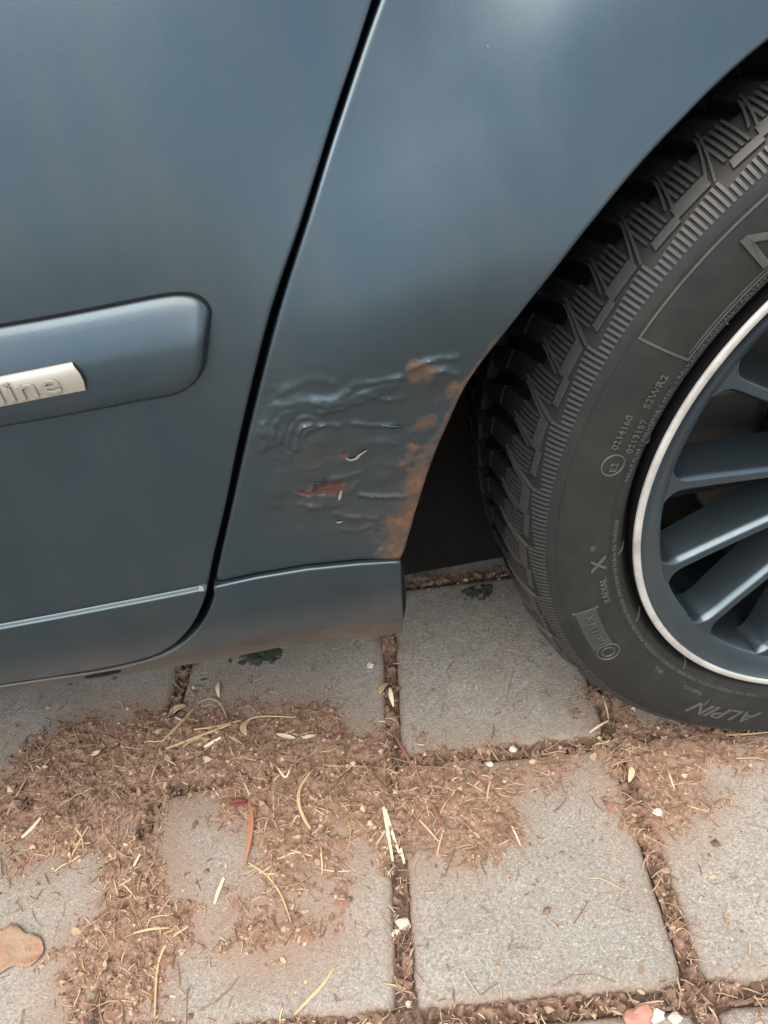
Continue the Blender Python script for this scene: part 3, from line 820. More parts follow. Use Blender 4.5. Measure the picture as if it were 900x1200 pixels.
v = [((arch_r(t)+.004)*1.03*math.cos(t), .25, ZC+(arch_r(t)+.004)*1.03*math.sin(t)) for t in ths]
mesh_obj('inner_wing', v, [tuple(range(len(v)))], M_LINER, car)
def box(x0, x1, y0, y1, z0, z1):
    return [(x0, y0, z0), (x1, y0, z0), (x1, y1, z0), (x0, y1, z0), (x0, y0, z1), (x1, y0, z1), (x1, y1, z1), (x0, y1, z1)], \
           [(3, 2, 1, 0), (4, 5, 6, 7), (0, 1, 5, 4), (1, 2, 6, 5), (2, 3, 7, 6), (3, 0, 4, 7)]
v, f = box(-2.6, -.41, .045, 1.70, .235, .30); mesh_obj('underbody', v, f, M_LINER, car)
v, f = box(-.46, .40, .222, .262, .105, .34); mesh_obj('splash_shield', v, f, M_LINER, car)
v, f = box(-.41, .80, .26, 1.70, .15, .30); mesh_obj('rear_floor', v, f, M_LINER, car)
v, f = box(-2.6, .80, .27, 1.70, .31, .93); mesh_obj('cabin_core', v, f, M_BLACK, car)
ty = float(fsurf(-.5, ZT))
rings = []
for x, k in ((XL, 0), (XR, 0)):
    rings.append([(x, ty+.004, ZT-.006), (x, ty+.012, ZT+.02), (x, ty+.05, ZT+.03)])
loft('waist_rail', rings, M_PAINT, car, closed=False)
rings = [[(x, ty+.05, ZT+.028), (x, ty+.10, ZT+.16), (x, ty+.18, ZT+.36)] for x in (XL, .30)]
loft('side_window', rings, M_GLASS, car, closed=False)
rings = [[(x, ty+.178, ZT+.36), (x, ty+.24, ZT+.42), (x, .84, ZT+.47), (x, 1.5, ZT+.41)] for x in (XL, .30)]
loft('roof', rings, M_PAINT, car, closed=False)

# ------------------------------------------------------------------ wheel
PR = np.array([(.2215,.018),(.2245,.0145),(.2285,.0075),(.2315,.0025),(.237,-.001),(.248,-.0038),(.262,-.005),(.274,-.0042),(.283,-.0020),(.289,.001),(.2945,.006),
               (.299,.013),(.3030,.022),(.3062,.034),(.3085,.055),(.3098,.080),(.31,.105)])
PRS = smooth_line(PR, 6)
ps = np.concatenate([[0], np.cumsum(np.linalg.norm(np.diff(PRS, axis=0), axis=1))])
def prof_at(s, off=0.):
    r = np.interp(s, ps, PRS[:, 0]); y = np.interp(s, ps, PRS[:, 1])
    e = 1e-3; dr = np.interp(s+e, ps, PRS[:, 0])-np.interp(s-e, ps, PRS[:, 0]); dy = np.interp(s+e, ps, PRS[:, 1])-np.interp(s-e, ps, PRS[:, 1])
    L = np.hypot(dr, dy)+1e-12
    return r+off*dy/L, y-off*dr/L                 # normal points outward (away from the tyre's body)
def s_of_r(r): return float(np.interp(r, PRS[:, 0], ps))
S_SM, S_T = s_of_r(.287), float(np.interp(.0375, PRS[:, 1][40:], ps[40:]))           # smooth wall ends; tread blocks begin
S_END = ps[-1]
def wheel_pt(th, r, y): return (r*math.cos(th), y, ZC+r*math.sin(th))
def lathe(name, prof_, seg, mat, parent, smooth=35):
    v = []; f = []; m = len(prof_)
    for k in range(seg):
        t = 2*math.pi*k/seg
        for r, y in prof_: v.append(wheel_pt(t, r, y))
    for k in range(seg):
        for s_ in range(m-1):
            a_ = k*m+s_; b_ = ((k+1) % seg)*m+s_
            f.append((a_, b_, b_+1, a_+1))
    return mesh_obj(name, v, f, mat, parent, smooth=smooth)
sS = np.concatenate([np.linspace(0, S_SM, 30), np.linspace(S_SM+.001, S_T, 10), np.linspace(S_T+.001, S_END, 16)])
base = []
for s_ in sS:
    o_ = 0 if s_ < S_SM else -(.0012*min(1, (s_-S_SM)/.002) + .0075*float(sstep(S_T-.004, S_T+.006, s_)))
    base.append(prof_at(s_, o_))
base += [(r, .21-y) for r, y in reversed(base[:-1])]
tyre = lathe('tyre', base, 288, M_RUBBER, car)
tyre['label'] = 'worn black winter tyre with raised sidewall lettering'

# concentric fine ribs moulded into the wall
def wall_ring(r0, w_, h_):
    s0 = s_of_r(r0); pr = [prof_at(s0-w_, -.0003), prof_at(s0-w_*.5, h_), prof_at(s0+w_*.5, h_), prof_at(s0+w_, -.0003)]
    return lathe('wall_rib', pr, 240, M_RUBBER, tyre)
for r0, w_, h_ in ((.2335, .0006, .0004), (.2415, .0004, .0003), (.2800, .0004, .0003)): wall_ring(r0, w_, h_)

def prism(V, F, bound, ss, h_top, h_bot):
    """raised block: bound(s) -> (th0, th1) radians; along profile stations ss"""
    b0 = len(V); n = len(ss)
    for s_ in ss:
        t0, t1 = bound(s_)
        for t, h in ((t0, h_bot), (t0, h_top), ((t0+t1)/2, h_top), (t1, h_top), (t1, h_bot)):
            r, y = prof_at(s_, h); V.append(wheel_pt(t, float(r), float(y)))
    for k in range(n-1):
        for c_ in range(4):
            a_ = b0+k*5+c_; F.append((a_, a_+1, a_+6, a_+5))
    F.append((b0+4, b0+3, b0+2, b0+1, b0)); e_ = b0+(n-1)*5; F.append((e_, e_+1, e_+2, e_+3, e_+4))
NP = 72; PITCH = 2*math.pi/NP
D = math.radians
def slant(s_):                                    # grooves sweep round towards the crown
    u = max(0, (s_-S_T))/(S_END-S_T); return D(2.2)*u+D(6)*max(0, u-.5)**1.5
def make_block(mirror=False, kind=0):
    V = []; F = []
    s_mid = S_T+.030+(.006 if kind else 0)
    zig = lambda s_: D(.22)*math.sin(s_*800)
    g = D(1.75)
    st0 = list(np.linspace(S_T-.003, S_T+.0135, 6)); st1 = list(np.linspace(S_T+.0135, s_mid, 6)); st2 = list(np.linspace(s_mid+.0045, S_END-.006, 9))
    for st, cuts in ((st0, 1), (st1, 3), (st2, 3)):
        wdt = (PITCH-g*1.35)
        for c_ in range(cuts):
            lo = c_/cuts; hi = (c_+1)/cuts-(.03 if c_ < cuts-1 else 0)
            prism(V, F, lambda s_: (g/2+slant(s_)+wdt*lo+zig(s_)*(c_ > 0), g/2+slant(s_)+wdt*hi+zig(s_)*(c_ < cuts-1)), st, 0., -.0085)
    if mirror: 
        V = [(x, .21-y, z) for x, y, z in V]; F = [tuple(reversed(q_)) for q_ in F]
    return V, F
def wheel_copies(name, mk, n_, mat, parent, step, offs=0.):
    V, F = mk
    # vertices are kept relative to the wheel centre so that copies only turn about the axis
    V = [(x, y, z-ZC) for x, y, z in V]
    o0 = mesh_obj(name, V, F, mat, parent, smooth=30)
    for k in range(n_):
        o = o0 if k == 0 else link(o0.copy(), parent)
        o.location = (0, 0, ZC); o.rotation_euler = (0, -(step*k+offs), 0)
    return o0
wheel_copies('tread_block', make_block(False, 0), NP//2, M_TREAD, tyre, 2*PITCH)
wheel_copies('tread_block', make_block(False, 1), NP//2, M_TREAD, tyre, 2*PITCH, PITCH)
wheel_copies('tread_block', make_block(True, 0), NP, M_TREAD, tyre, PITCH, PITCH*.5)
# shoulder pattern: comb ribs, long bar, claws; one motif per two pitches
def make_lug():
    V = []; F = []
    T2 = 2*PITCH; n_ = 14; stp = T2/n_
    z = lambda q_: S_SM+q_
    seq = lambda a_, b_, k_=4: list(np.linspace(z(a_), z(b_), k_))
    ZT_ = S_T-S_SM
    for k in range(n_):                            # long rungs at the foot; each set of fourteen narrows
        t = (k+.5)*stp; w_ = .0135-.0068*k/n_
        prism(V, F, lambda s_: (t-stp*.26, t+stp*.24), seq(-.0005, w_), .0007, -.0014)
    bar_ = lambda t0, t1, a_, b_, ln: prism(V, F, lambda s_: (D(t0)+D(ln)*(z(b_)-s_)/(b_-a_), D(t1)+D(ln)*(z(b_)-s_)/(b_-a_)), seq(a_, b_, 5), .0008, -.0016)
    bar_(.5, 4.7, .0148, .0225, .25); bar_(4.7, 8.2, .0125, .0175, .25)
    for pt in (0, 5.0):                            # short rungs under each tread block
        lo = .0238 if pt == 0 else .0190
        for k in range(5):
            t = D(pt+.75)+k*stp*.95
            prism(V, F, lambda s_: (t-stp*.24, t+stp*.22), list(np.linspace(z(lo), z(ZT_-.0005), 4)), .0006, -.003)
    for pt, lo, ln in ((4.15, .0215, 1.5), (9.05, .0140, 2.5)):   # claws run out of the grooves, two thin blades each
        for o_ in (0, .55):
            hi = ZT_+.006-(.003 if o_ else 0); l2 = lo+(.003 if o_ else 0)
            prism(V, F, lambda s_: (D(pt+o_-1.2)+D(ln)*((z(hi)-s_)/(hi-l2))**1.4-D(.16), D(pt+o_-1.2)+D(ln)*((z(hi)-s_)/(hi-l2))**1.4+D(.13)),
                  list(np.linspace(z(l2), z(hi), 8)), .0011, -.006)
    return V, F
wheel_copies('shoulder_lug', make_lug(), NP//2, M_LUG, tyre, 2*PITCH)

# raised writing on the wall
def wall_text(body, r0, th_deg, size, h_=.0006, space=1.05, shear=0., xs_=1., name='raised_lettering', flip=False):
    tv, tf = text_mesh(body, size, h_*.5, 0, shear, space)
    tv[:, 0] *= xs_
    W_ = tv[:, 0].max()
    V = []
    for x, y, z in tv:
        if flip: x = W_-x; y = size*.7-y
        th = D(th_deg)-(x/(r0+size*.35)); s_ = s_of_r(r0)+y
        r, yy = prof_at(s_, (z+h_*.45)*1.8); V.append(wheel_pt(th, float(r), float(yy)))
    return mesh_obj(name, V, tf, M_LETTER, tyre)
def bar(th0, th1, r0, r1, h_, n_=10, name='raised_panel', mat=None):
    V = []; F = []
    for k in range(n_): 
        prism(V, F, lambda s_: (D(th0)+(D(th1)-D(th0))*k/n_, D(th0)+(D(th1)-D(th0))*(k+1)/n_), list(np.linspace(s_of_r(r0), s_of_r(r1), 4)), h_, -.0006)
    return V, F
def wall_shape(parts, name='raised_panel', mat=None):
    V = []; F = []
    for args in parts:
        v_, f_ = bar(*args); b0 = len(V); V += v_; F += [tuple(i_+b0 for i_ in q_) for q_ in f_]
    return mesh_obj(name, V, F, mat or M_LETTER, tyre, smooth=30)
def disc_ring(th, r, rad, w_, h_=.0007, n_=24, squash=1., name='raised_ring'):
    V = []; F = []
    for k in range(n_):
        a_ = 2*math.pi*k/n_
        for rr, h in ((rad, -.0003), (rad-.25*w_, h_), (rad-.75*w_, h_), (rad-w_, -.0003)):
            s_ = s_of_r(r)+rr*math.sin(a_); t = D(th)+rr*squash*math.cos(a_)/r
            q_, yy = prof_at(s_, h); V.append(wheel_pt(t, float(q_), float(yy)))
    for k in range(n_):
        for s_ in range(3): a_ = k*4+s_; b_ = ((k+1) % n_)*4+s_; F.append((a_, a_+1, b_+1, b_))
    return mesh_obj(name, V, F, M_LETTER, tyre, smooth=40)
def ang(px, py):
    p = on_plane_y(px, py, -.004); return math.degrees(math.atan2(p[2]-ZC, p[0])) % 360, math.hypot(p[0], p[2]-ZC)
a0, r0 = ang(714, 705); wall_text('RADIAL', r0-.001, a0, .0075, .0006)
a0, r0 = ang(705, 668); wall_text('X', r0-.003, a0, .0165, .0008, 1, 0, 1.15)
a0, r0 = ang(694, 645); wall_text('\u00ae', r0-.002, a0, .0055, .0005)
a0, r0 = ang(731, 527); wall_text('0214160', r0+.005, a0, .0068, .0006)
a0, r0 = ang(743, 532); wall_text('0213157', r0+.0015, a0, .0068, .0006); 
a0, r0 = ang(763, 480); wall_text('S2WR2', r0+.002, a0, .0072, .0006)
a0, r0 = ang(718, 545); disc_ring(a0, r0, .0085, .0013); wall_text('E2', r0-.003, a0+1.15, .0068, .0006)
# framed plate with a logo disc at its end
ap, rp = ang(680, 716); aq, rq = ang(716, 758)
wall_shape([(ap, aq-1.2, .2575, .2735, .0005, 12)], 'raised_panel', M_LUG)
wall_shape([(ap, ap+.25, .2555, .2755, .0011, 1)], 'raised_border')
disc_ring(aq+.6, .2645, .0098, .0014); disc_ring(aq+.6, .2645, .0058, .0012)
wall_text('GREEN X', .2615, aq-2.2, .0085, .0011, 1.1)
# long name panel near the top of the wheel: frame and the first big letter (figure left out)
ab, rb = ang(758, 402)
wall_shape([(ab-44, ab-.3, .2775, .2787, .0009, 60), (ab-44, ab-.3, .2405, .2414, .0009, 60), (ab-44, ab-1.0, .2428, .2434, .0006, 60), (ab-.3, ab, .2405, .2787, .0009, 1)], 'raised_border')
wall_text('MICHELIN', .2462, ab-13.5, .0340, .0011, 1.0, 0, 1.35)
# small print near the rim
small = 'TREAD PLIES 1 POLYESTER 2 STEEL 1 POLYAMIDE SIDEWALL 1 POLYESTER  MAX LOAD 615 KG 1356 LBS  MAX PRESS 350 KPA 51 PSI  TUBELESS  '
for k in range(3): wall_text(small, .2365, 246-k*78, .0042, .0005, 1.1)
a0, r0 = ang(818, 805); wall_text('TUBELESS', .2455, a0+2.4, .0052, .0005)
a0, r0 = ang(772, 782); wall_text('M+S', .2440, a0+2, .0055, .0005)
a0, r0 = ang(893, 833); wall_text('ALPIN', .2560, a0, .0200, .0007, 1.0, .35, 1.35)
wall_text('215/55 R16 93H', .2560, a0+70, .016, .0007)
for px, py in ((858,384),(766,524),(728,653),(742,735),(800,790)):  # short radial marks beside the flange
    a0, r0 = ang(px, py); wall_shape([(a0-.13, a0+.13, .2262, .2345, .0010, 1)], 'centring_mark')
wall_shape([(ang(835, 815)[0]-.1, ang(835, 815)[0]+.1, .250, .258, .0008, 1)], 'centring_mark')

# rim
rim = lathe('rim', [(.2178,-.0002),(.2155,.0022),(.2080,.0055),(.2010,.0088),(.1995,.0100),(.1985,.0120),(.1975,.0450),(.1970,.075),(.1960,.120),(.1980,.190)], 192, M_RIM, car, 50)
ring = lathe('rim_flange', [(.2236,.0005),(.2234,-.0008),(.2226,-.0016),(.2190,-.0016),(.2183,-.0010),(.2178,-.0001)], 240, M_CUT, rim, 50)
lathe('rim_edge', [(.2215,.018),(.2238,.006),(.2240,.0008)], 192, M_BLACK, rim)
NS = 15
def spoke_mesh():
    V = []; F = []
    rs = [.052, .075, .10, .13, .16, .178, .186, .191, .1945, .1972, .1992, .2002]
    for r in rs:
        t = (r-.052)/(.2002-.052)
        yf = .021-.0118*t**1.5
        fl = max(0, (r-.180)/.0202); w_ = .0044+.0008*t+.0120*fl**4
        wb = w_+.0085
        dep = .040-.012*t
        cham = .0022
        sec = [(-wb, yf+dep), (-w_-.0012, yf+.006), (-w_, yf+cham), (-w_+cham*.9, yf), (w_-cham*.9, yf), (w_, yf+cham), (w_+.0012, yf+.006), (wb, yf+dep)]
        for tx, y in sec: V.append((r, y, tx))
    m = 8
    for k in range(len(rs)-1):
        for c_ in range(m): a_ = k*m+c_; b_ = k*m+(c_+1) % m; F.append((a_, a_+m, b_+m, b_))
    return V, F
SV, SF = spoke_mesh()
sp0 = mesh_obj('spoke', SV, SF, M_RIM, rim, smooth=32)
bv = sp0.modifiers.new('round', 'BEVEL'); bv.width = .0007; bv.segments = 2; bv.limit_method = 'ANGLE'
for k in range(NS):
    o = sp0 if k == 0 else link(sp0.copy(), rim)
    o.location = (0, 0, ZC); o.rotation_euler = (0, -D(171.7+24*k), 0)
lathe('hub', [(.066,.075),(.066,.026),(.060,.020),(.045,.020),(.034,.018),(.031,.012),(.012,.010),(.0005,.0095)], 64, M_RIM, rim)
disc = lathe('brake_disc', [(.075,.085),(.080,.098),(.085,.100),(.138,.100),(.140,.102),(.140,.118),(.075,.118)], 96, M_STEEL, car)
v, f = box(-.165, -.085, .082, .135, ZC-.05, ZC+.06); 
cal = mesh_obj('brake_caliper', v, f, M_STEEL, car)
bv = cal.modifiers.new('round', 'BEVEL'); bv.width = .012; bv.segments = 3
lathe('brake_shield', [(.04,.125),(.175,.125),(.180,.130),(.04,.130)], 64, M_LINER, car)
v, f = box(-.05, .05, .2, 1.5, ZC-.03, ZC+.03); ax = mesh_obj('axle', v, f, M_LINER, car)
bv = ax.modifiers.new('round', 'BEVEL'); bv.width = .02; bv.segments = 3

# ------------------------------------------------------------------ litter on the ground
def top_z(x, y):
    t_ = soil_thickness(np.array([x]), np.array([y])); return float((np.maximum(0, t_)-groove(np.array([x]), np.array([y]), t_))[0])
def stalk_geo(pts3, w_, th_, V, F, flat=.5):
    pts3 = np.asarray(pts3); n = len(pts3); b0 = len(V)
    for k in range(n):
        d = pts3[min(k+1, n-1)]-pts3[max(k-1, 0)]; d = d/(np.linalg.norm(d)+1e-9)
        sd_ = np.cross(d, [0, 0, 1]); sd_ = sd_/(np.linalg.norm(sd_)+1e-9); up = np.cross(sd_, d)
        t = k/(n-1); tp = w_*(.55+.45*math.sin(math.pi*min(1, .15+t*.8)))
        for a_ in range(5):
            an = 2*math.pi*a_/5
            V.append(tuple(pts3[k]+sd_*math.cos(an)*tp*.5+up*math.sin(an)*th_*.5))
    for k in range(n-1):
        for a_ in range(5): F.append((b0+k*5+a_, b0+k*5+(a_+1) % 5, b0+(k+1)*5+(a_+1) % 5, b0+(k+1)*5+a_))
    F.append(tuple(b0+a_ for a_ in range(4, -1, -1))); F.append(tuple(b0+(n-1)*5+a_ for a_ in range(5)))
def lay(pxs, lift=.0016, arch=0., n=4):
    P = np.array([on_ground(*q_)[:2] for q_ in pxs]); P = smooth_line(P, n) if len(P) > 2 else np.array([P[0]+(P[1]-P[0])*t for t in np.linspace(0, 1, 6)])
    m = len(P); tz = [top_z(*p_) for p_ in P]
    # a stiff stalk bridges the hollows
    lin = np.linspace(tz[0], tz[-1], m); mx = max(0, max(a_-b_ for a_, b_ in zip(tz, lin)))
    return np.array([(p_[0], p_[1], lin[k]+mx*.6+lift+arch*math.sin(math.pi*k/(m-1))) for k, p_ in enumerate(P)])
def stalk(name, pxs, w_, mat, label, cat, group=None, arch=0., th_=None):
    V = []; F = []; stalk_geo(lay(pxs, w_*.45, arch), w_, th_ or w_*.7, V, F)
    return tag(mesh_obj(name, V, F, mat, smooth=60), label, cat, group)
G = 'dry stalks strewn over the soil'
stalk('straw_stalk', [(192,875),(212,852),(227,833)], .0034, M_STRAW, 'brown stalk leaning up to the tip of the paver joint below the door gap', 'straw', G)
stalk('straw_stalk', [(196,881),(232,868),(272,853)], .0036, M_STRAW, 'longest thick brown stalk, lying under the door gap beside the yellow leaf', 'straw', G)
stalk('straw_stalk', [(230,860),(256,855),(284,846)], .0026, M_STRAW, 'slim pale stalk parallel to and just above the thick brown one', 'straw', G)
stalk('straw_stalk', [(241,878),(262,870)], .0040, M_PALE, 'short thick cream piece of straw below the thick brown stalk', 'straw', G)
stalk('straw_stalk', [(284,851),(300,843),(325,842),(353,844)], .0020, M_STRAW, 'thin curved stalk running right from the yellow leaf', 'straw', G)
stalk('straw_stalk', [(365,911),(354,930),(353,948),(359,965),(366,976)], .0038, M_STRAW, 'golden stalk bent like a bow in the middle of the soil', 'straw', G, .002)
stalk('straw_stalk', [(398,850),(402,880),(405,905),(407,927)], .0018, M_TWIG, 'thin dark upright stalk above the golden bow shaped one', 'straw', G)
stalk('straw_stalk', [(451,951),(456,980),(461,1011)], .0034, M_PALE, 'left cream straw of the pair lying in the central paver joint', 'straw', G)
stalk('straw_stalk', [(453,953),(461,980),(469,1003)], .0032, M_PALE, 'right cream straw of the pair lying in the central paver joint', 'straw', G)
stalk('straw_stalk', [(470,995),(473,1009)], .0030, M_PALE, 'short cream straw just below the pair in the central joint', 'straw', G)
stalk('straw_stalk', [(263,1030),(257,1045),(252,1060)], .0040, M_PALE, 'short flat cream stick alone on bare paver left of the soil tongue', 'straw', G)
stalk('straw_stalk', [(292,1012),(313,1027),(330,1050),(342,1082)], .0018, M_STRAW, 'hair thin curved stalk across the lower tongue of soil', 'straw', G)
stalk('straw_stalk', [(222,1088),(201,1103),(187,1133),(183,1193)], .0026, M_STRAW, 'long bent stalk at the right edge of the lowest strip of soil', 'straw', G)
stalk('straw_stalk', [(160,1097),(180,1092),(200,1090)], .0022, M_STRAW, 'pale stalk lying level left of the long bent one', 'straw', G)
stalk('straw_stalk', [(10,957),(20,937),(32,917)], .0028, M_STRAW, 'stalk at the left end of the soil by the picture edge', 'straw', G)
stalk('straw_stalk', [(27,983),(40,973),(51,962)], .0036, M_PALE, 'pale flat straw at the lower left border of the soil', 'straw', G)
stalk('straw_stalk', [(58,900),(69,880)], .0020, M_TWIG, 'short dark stalk at the upper left of the soil heap', 'straw', G)
stalk('straw_stalk', [(82,1012),(94,990),(106,972)], .0022, M_STRAW, 'tan stalk pointing down left from the lower border of the heap', 'straw', G)
stalk('straw_stalk', [(160,1020),(167,1005)], .0026, M_PALE, 'cream straw upright in the narrow neck of the soil strip', 'straw', G)
stalk('straw_stalk', [(325,900),(336,915),(343,905)], .0022, M_PALE, 'small forked looking cream straw above the bare paver corner', 'straw', G)
stalk('straw_stalk', [(322,962),(322,940),(320,925)], .0020, M_STRAW, 'straight tan stalk left of the golden bow shaped one', 'straw', G)
stalk('straw_stalk', [(120,915),(102,928)], .0018, M_TWIG, 'short dark stalk in the middle of the left heap', 'straw', G)
stalk('straw_stalk', [(492,963),(503,975),(514,988)], .0022, M_STRAW, 'stalk right of the red twig pointing at the bare paver', 'straw', G)
stalk('straw_stalk', [(600,970),(605,980),(610,992)], .0018, M_PALE, 'thin pale straw alone on the paver right of the soil', 'straw', G)
stalk('straw_stalk', [(691,860),(703,850),(713,843)], .0028, M_PALE, 'pale straw leaning below the tyre at the joint crossing', 'straw', G)
stalk('straw_stalk', [(850,862),(875,861),(905,858)], .0020, M_STRAW, 'long straw lying right under the tyre edge at the picture border', 'straw', G)
stalk('straw_stalk', [(805,945),(818,949),(830,951)], .0016, M_STRAW, 'fine straw at the right rim of the small soil patch', 'straw', G)
stalk('twig', [(463,863),(478,890),(492,915),(506,945),(521,974)], .0034, M_TWIG, 'red brown twig slanting down across the crossing of two paver joints', 'twig')
stalk('rootlet', [(233,824),(247,822),(260,829),(267,844)], .0018, M_STRAW, 'fine rootlet arching off the end of the joint under the sill', 'twig', None, .004)
stalk('rootlet', [(345,1190),(362,1172),(378,1155),(392,1135)], .0028, M_STRAW, 'faded stem slanting across the lowest paver left of the central joint', 'twig')
def leaf(name, pxs, w_, mat, label, cat, curl=.25, arch=.002):
    P = lay(pxs, .0014, arch, 5); n = len(P); V = []; F = []
    for k in range(n):
        d = P[min(k+1, n-1)]-P[max(k-1, 0)]; d[2] = 0; d /= np.linalg.norm(d); s_ = np.array([-d[1], d[0], 0])
        t = k/(n-1); ww = w_*(math.sin(math.pi*min(.97, .04+t*.95))**.7)
        for c_, z in ((-.5, curl), (-.25, curl*.35), (0, 0), (.25, curl*.3), (.5, curl*.8)): V.append(tuple(P[k]+s_*c_*ww+np.array([0, 0, abs(z)*ww*.5+.12*ww*(float(fbm(P[k][0]+c_*ww, P[k][1]+c_*.03, 170, 2, 5))-.4)])))
    for k in range(n-1):
        for c_ in range(4): a_ = k*5+c_; F.append((a_, a_+1, a_+6, a_+5))
    o = mesh_obj(name, V, F, mat, smooth=60); md = o.modifiers.new('thickness', 'SOLIDIFY'); md.thickness = .0004
    return tag(o, label, cat)
leaf('leaf', [(197,839),(207,832),(219,829)], .0105, M_LEAFY, 'small dry yellow leaf at the end of the joint below the door gap', 'leaf')
leaf('leaf', [(290,865),(287,855),(296,842)], .0075, M_LEAFY, 'yellow curled leaf at the right end of the thick brown stalk', 'leaf')
leaf('leaf', [(446,815),(449,806),(456,799)], .0080, M_LEAFY, 'tan yellow leaf caught in the central joint just below the sill', 'leaf')
leaf('leaf', [(292,938),(296,960),(294,985),(289,1012)], .0055, M_LEAFO, 'long narrow orange leaf standing along the bare paver corner', 'leaf')
def broad_leaf():
    P = lay([(-26,1122),(8,1112),(52,1118)], .0012, .001, 9); n = len(P); V = []; F = []; m = 11
    for k in range(n):
        t = k/(n-1); ww = .040*(math.sin(math.pi*min(.99, .06+t*.93))**.55)*(.62+.7*float(fbm(t*14, 1., 1, 2, 3)))
        for c_ in range(m):
            u = c_/(m-1)-.5; x = P[k][0]+.10*ww*u; y = P[k][1]+ww*u*(.85+.3*float(vnoise(t*8., u*2, 8)))
            V.append((x, y, top_z(x, y)+.0014+.0075*abs(float(fbm(x, y, 110, 3, 5))-.45)+.003*u*u))
    for k in range(n-1):
        for c_ in range(m-1): a_ = k*m+c_; F.append((a_, a_+1, a_+m+1, a_+m))
    o = mesh_obj('leaf', V, F, M_LEAFT, smooth=25); md = o.modifiers.new('thickness', 'SOLIDIFY'); md.thickness = .0004
    tag(o, 'broad crumpled tan leaf at the left picture edge', 'leaf')
broad_leaf()
leaf('petal', [(271,946),(280,944),(291,942)], .0085, M_PETAL, 'dark red petal on the soil edge above bare paver', 'petal')
leaf('leaf', [(737,917),(740,908),(738,902)], .006, M_LEAFY, 'tiny yellow leaf scrap in the small soil patch below the tyre', 'leaf')
leaf('leaf', [(804,1135),(770,1130),(735,1165)], .0, M_LEAFT, None, None) if False else None
def crumb(name, px, py, size, mat, label, cat, seed, group=None):
    p_ = on_ground(px, py); r_ = np.random.default_rng(seed); bm = bmesh.new()
    bmesh.ops.create_icosphere(bm, subdivisions=2, radius=size)
    z = top_z(p_[0], p_[1])
    k3 = r_.normal(size=(5, 3))
    for v_ in bm.verts:
        d = np.array(v_.co)/size; s_ = 1+.30*np.sin(k3[0]@d*2.3)+.22*np.sin(k3[1]@d*3.7+1)
        v_.co = Vector((d[0]*s_*size, d[1]*s_*size*.85, d[2]*s_*size*.6))
    me = bpy.data.meshes.new(name); bm.to_mesh(me); bm.free(); me.materials.append(mat)
    o = link(bpy.data.objects.new(name, me)); o.location = (p_[0], p_[1], z+size*.35)
    return tag(o, label, cat, group)
crumb('white_crumb', 471, 1083, .0062, M_CHIP, 'largest white crumb, in the middle of the central joint', 'crumb', 1)
crumb('white_crumb', 463, 1091, .0036, M_CHIP, 'white crumb touching the largest one on its lower left', 'crumb', 2)
crumb('white_crumb', 479, 1174, .0030, M_CHIP, 'white grain low in the central joint near the picture bottom', 'crumb', 3)
crumb('white_crumb', 435, 781, .0040, M_CHIP, 'white crumb on the paver just under the sill end', 'crumb', 4)
crumb('pebble', 574, 896, .0042, M_CHIP, 'cream pebble in the level joint between the bare pavers', 'pebble', 5)
crumb('pebble', 601, 881, .0036, M_CHIP, 'cream pebble nearer the tyre in the level joint', 'pebble', 6)
crumb('pebble', 779, 866, .0036, M_CHIP, 'round cream pebble beneath the tyre wall', 'pebble', 7)
crumb('pebble', 770, 954, .0042, M_CHIP, 'cream pebble at the lower tip of the small soil patch', 'pebble', 8)
crumb('pebble', 769, 1190, .0058, M_CHIP, 'grey white pebble beside the pink brick chip', 'pebble', 9)
crumb('pebble', 791, 1196, .0045, M_CHIP, 'round white pebble at the bottom border right of the brick chip', 'pebble', 12)
crumb('brick_chip', 748, 1194, .0100, M_BRICK, 'pink brick chip in the lowest level joint', 'brick chip', 10)
leaf('bud_scale', [(257,818),(256,808),(257,800)], .0052, M_PALE, 'pale bud scale on the paver right of the door gap joint', 'leaf')
leaf('bud_scale', [(461,828),(459,818),(458,810)], .0050, M_PALE, 'pale splinter in the central joint under the tan leaf', 'leaf')
leaf('bud_scale', [(325,864),(338,868),(348,869)], .0050, M_PALE, 'cream flake left of its neighbour in the upper middle of the soil', 'leaf')
leaf('bud_scale', [(356,870),(364,869),(372,866)], .0046, M_PALE, 'cream flake right of its neighbour in the upper middle of the soil', 'leaf')
leaf('bud_scale', [(108,885),(115,887),(121,883)], .0065, M_PALE, 'cream flake on top of the left soil heap', 'leaf')

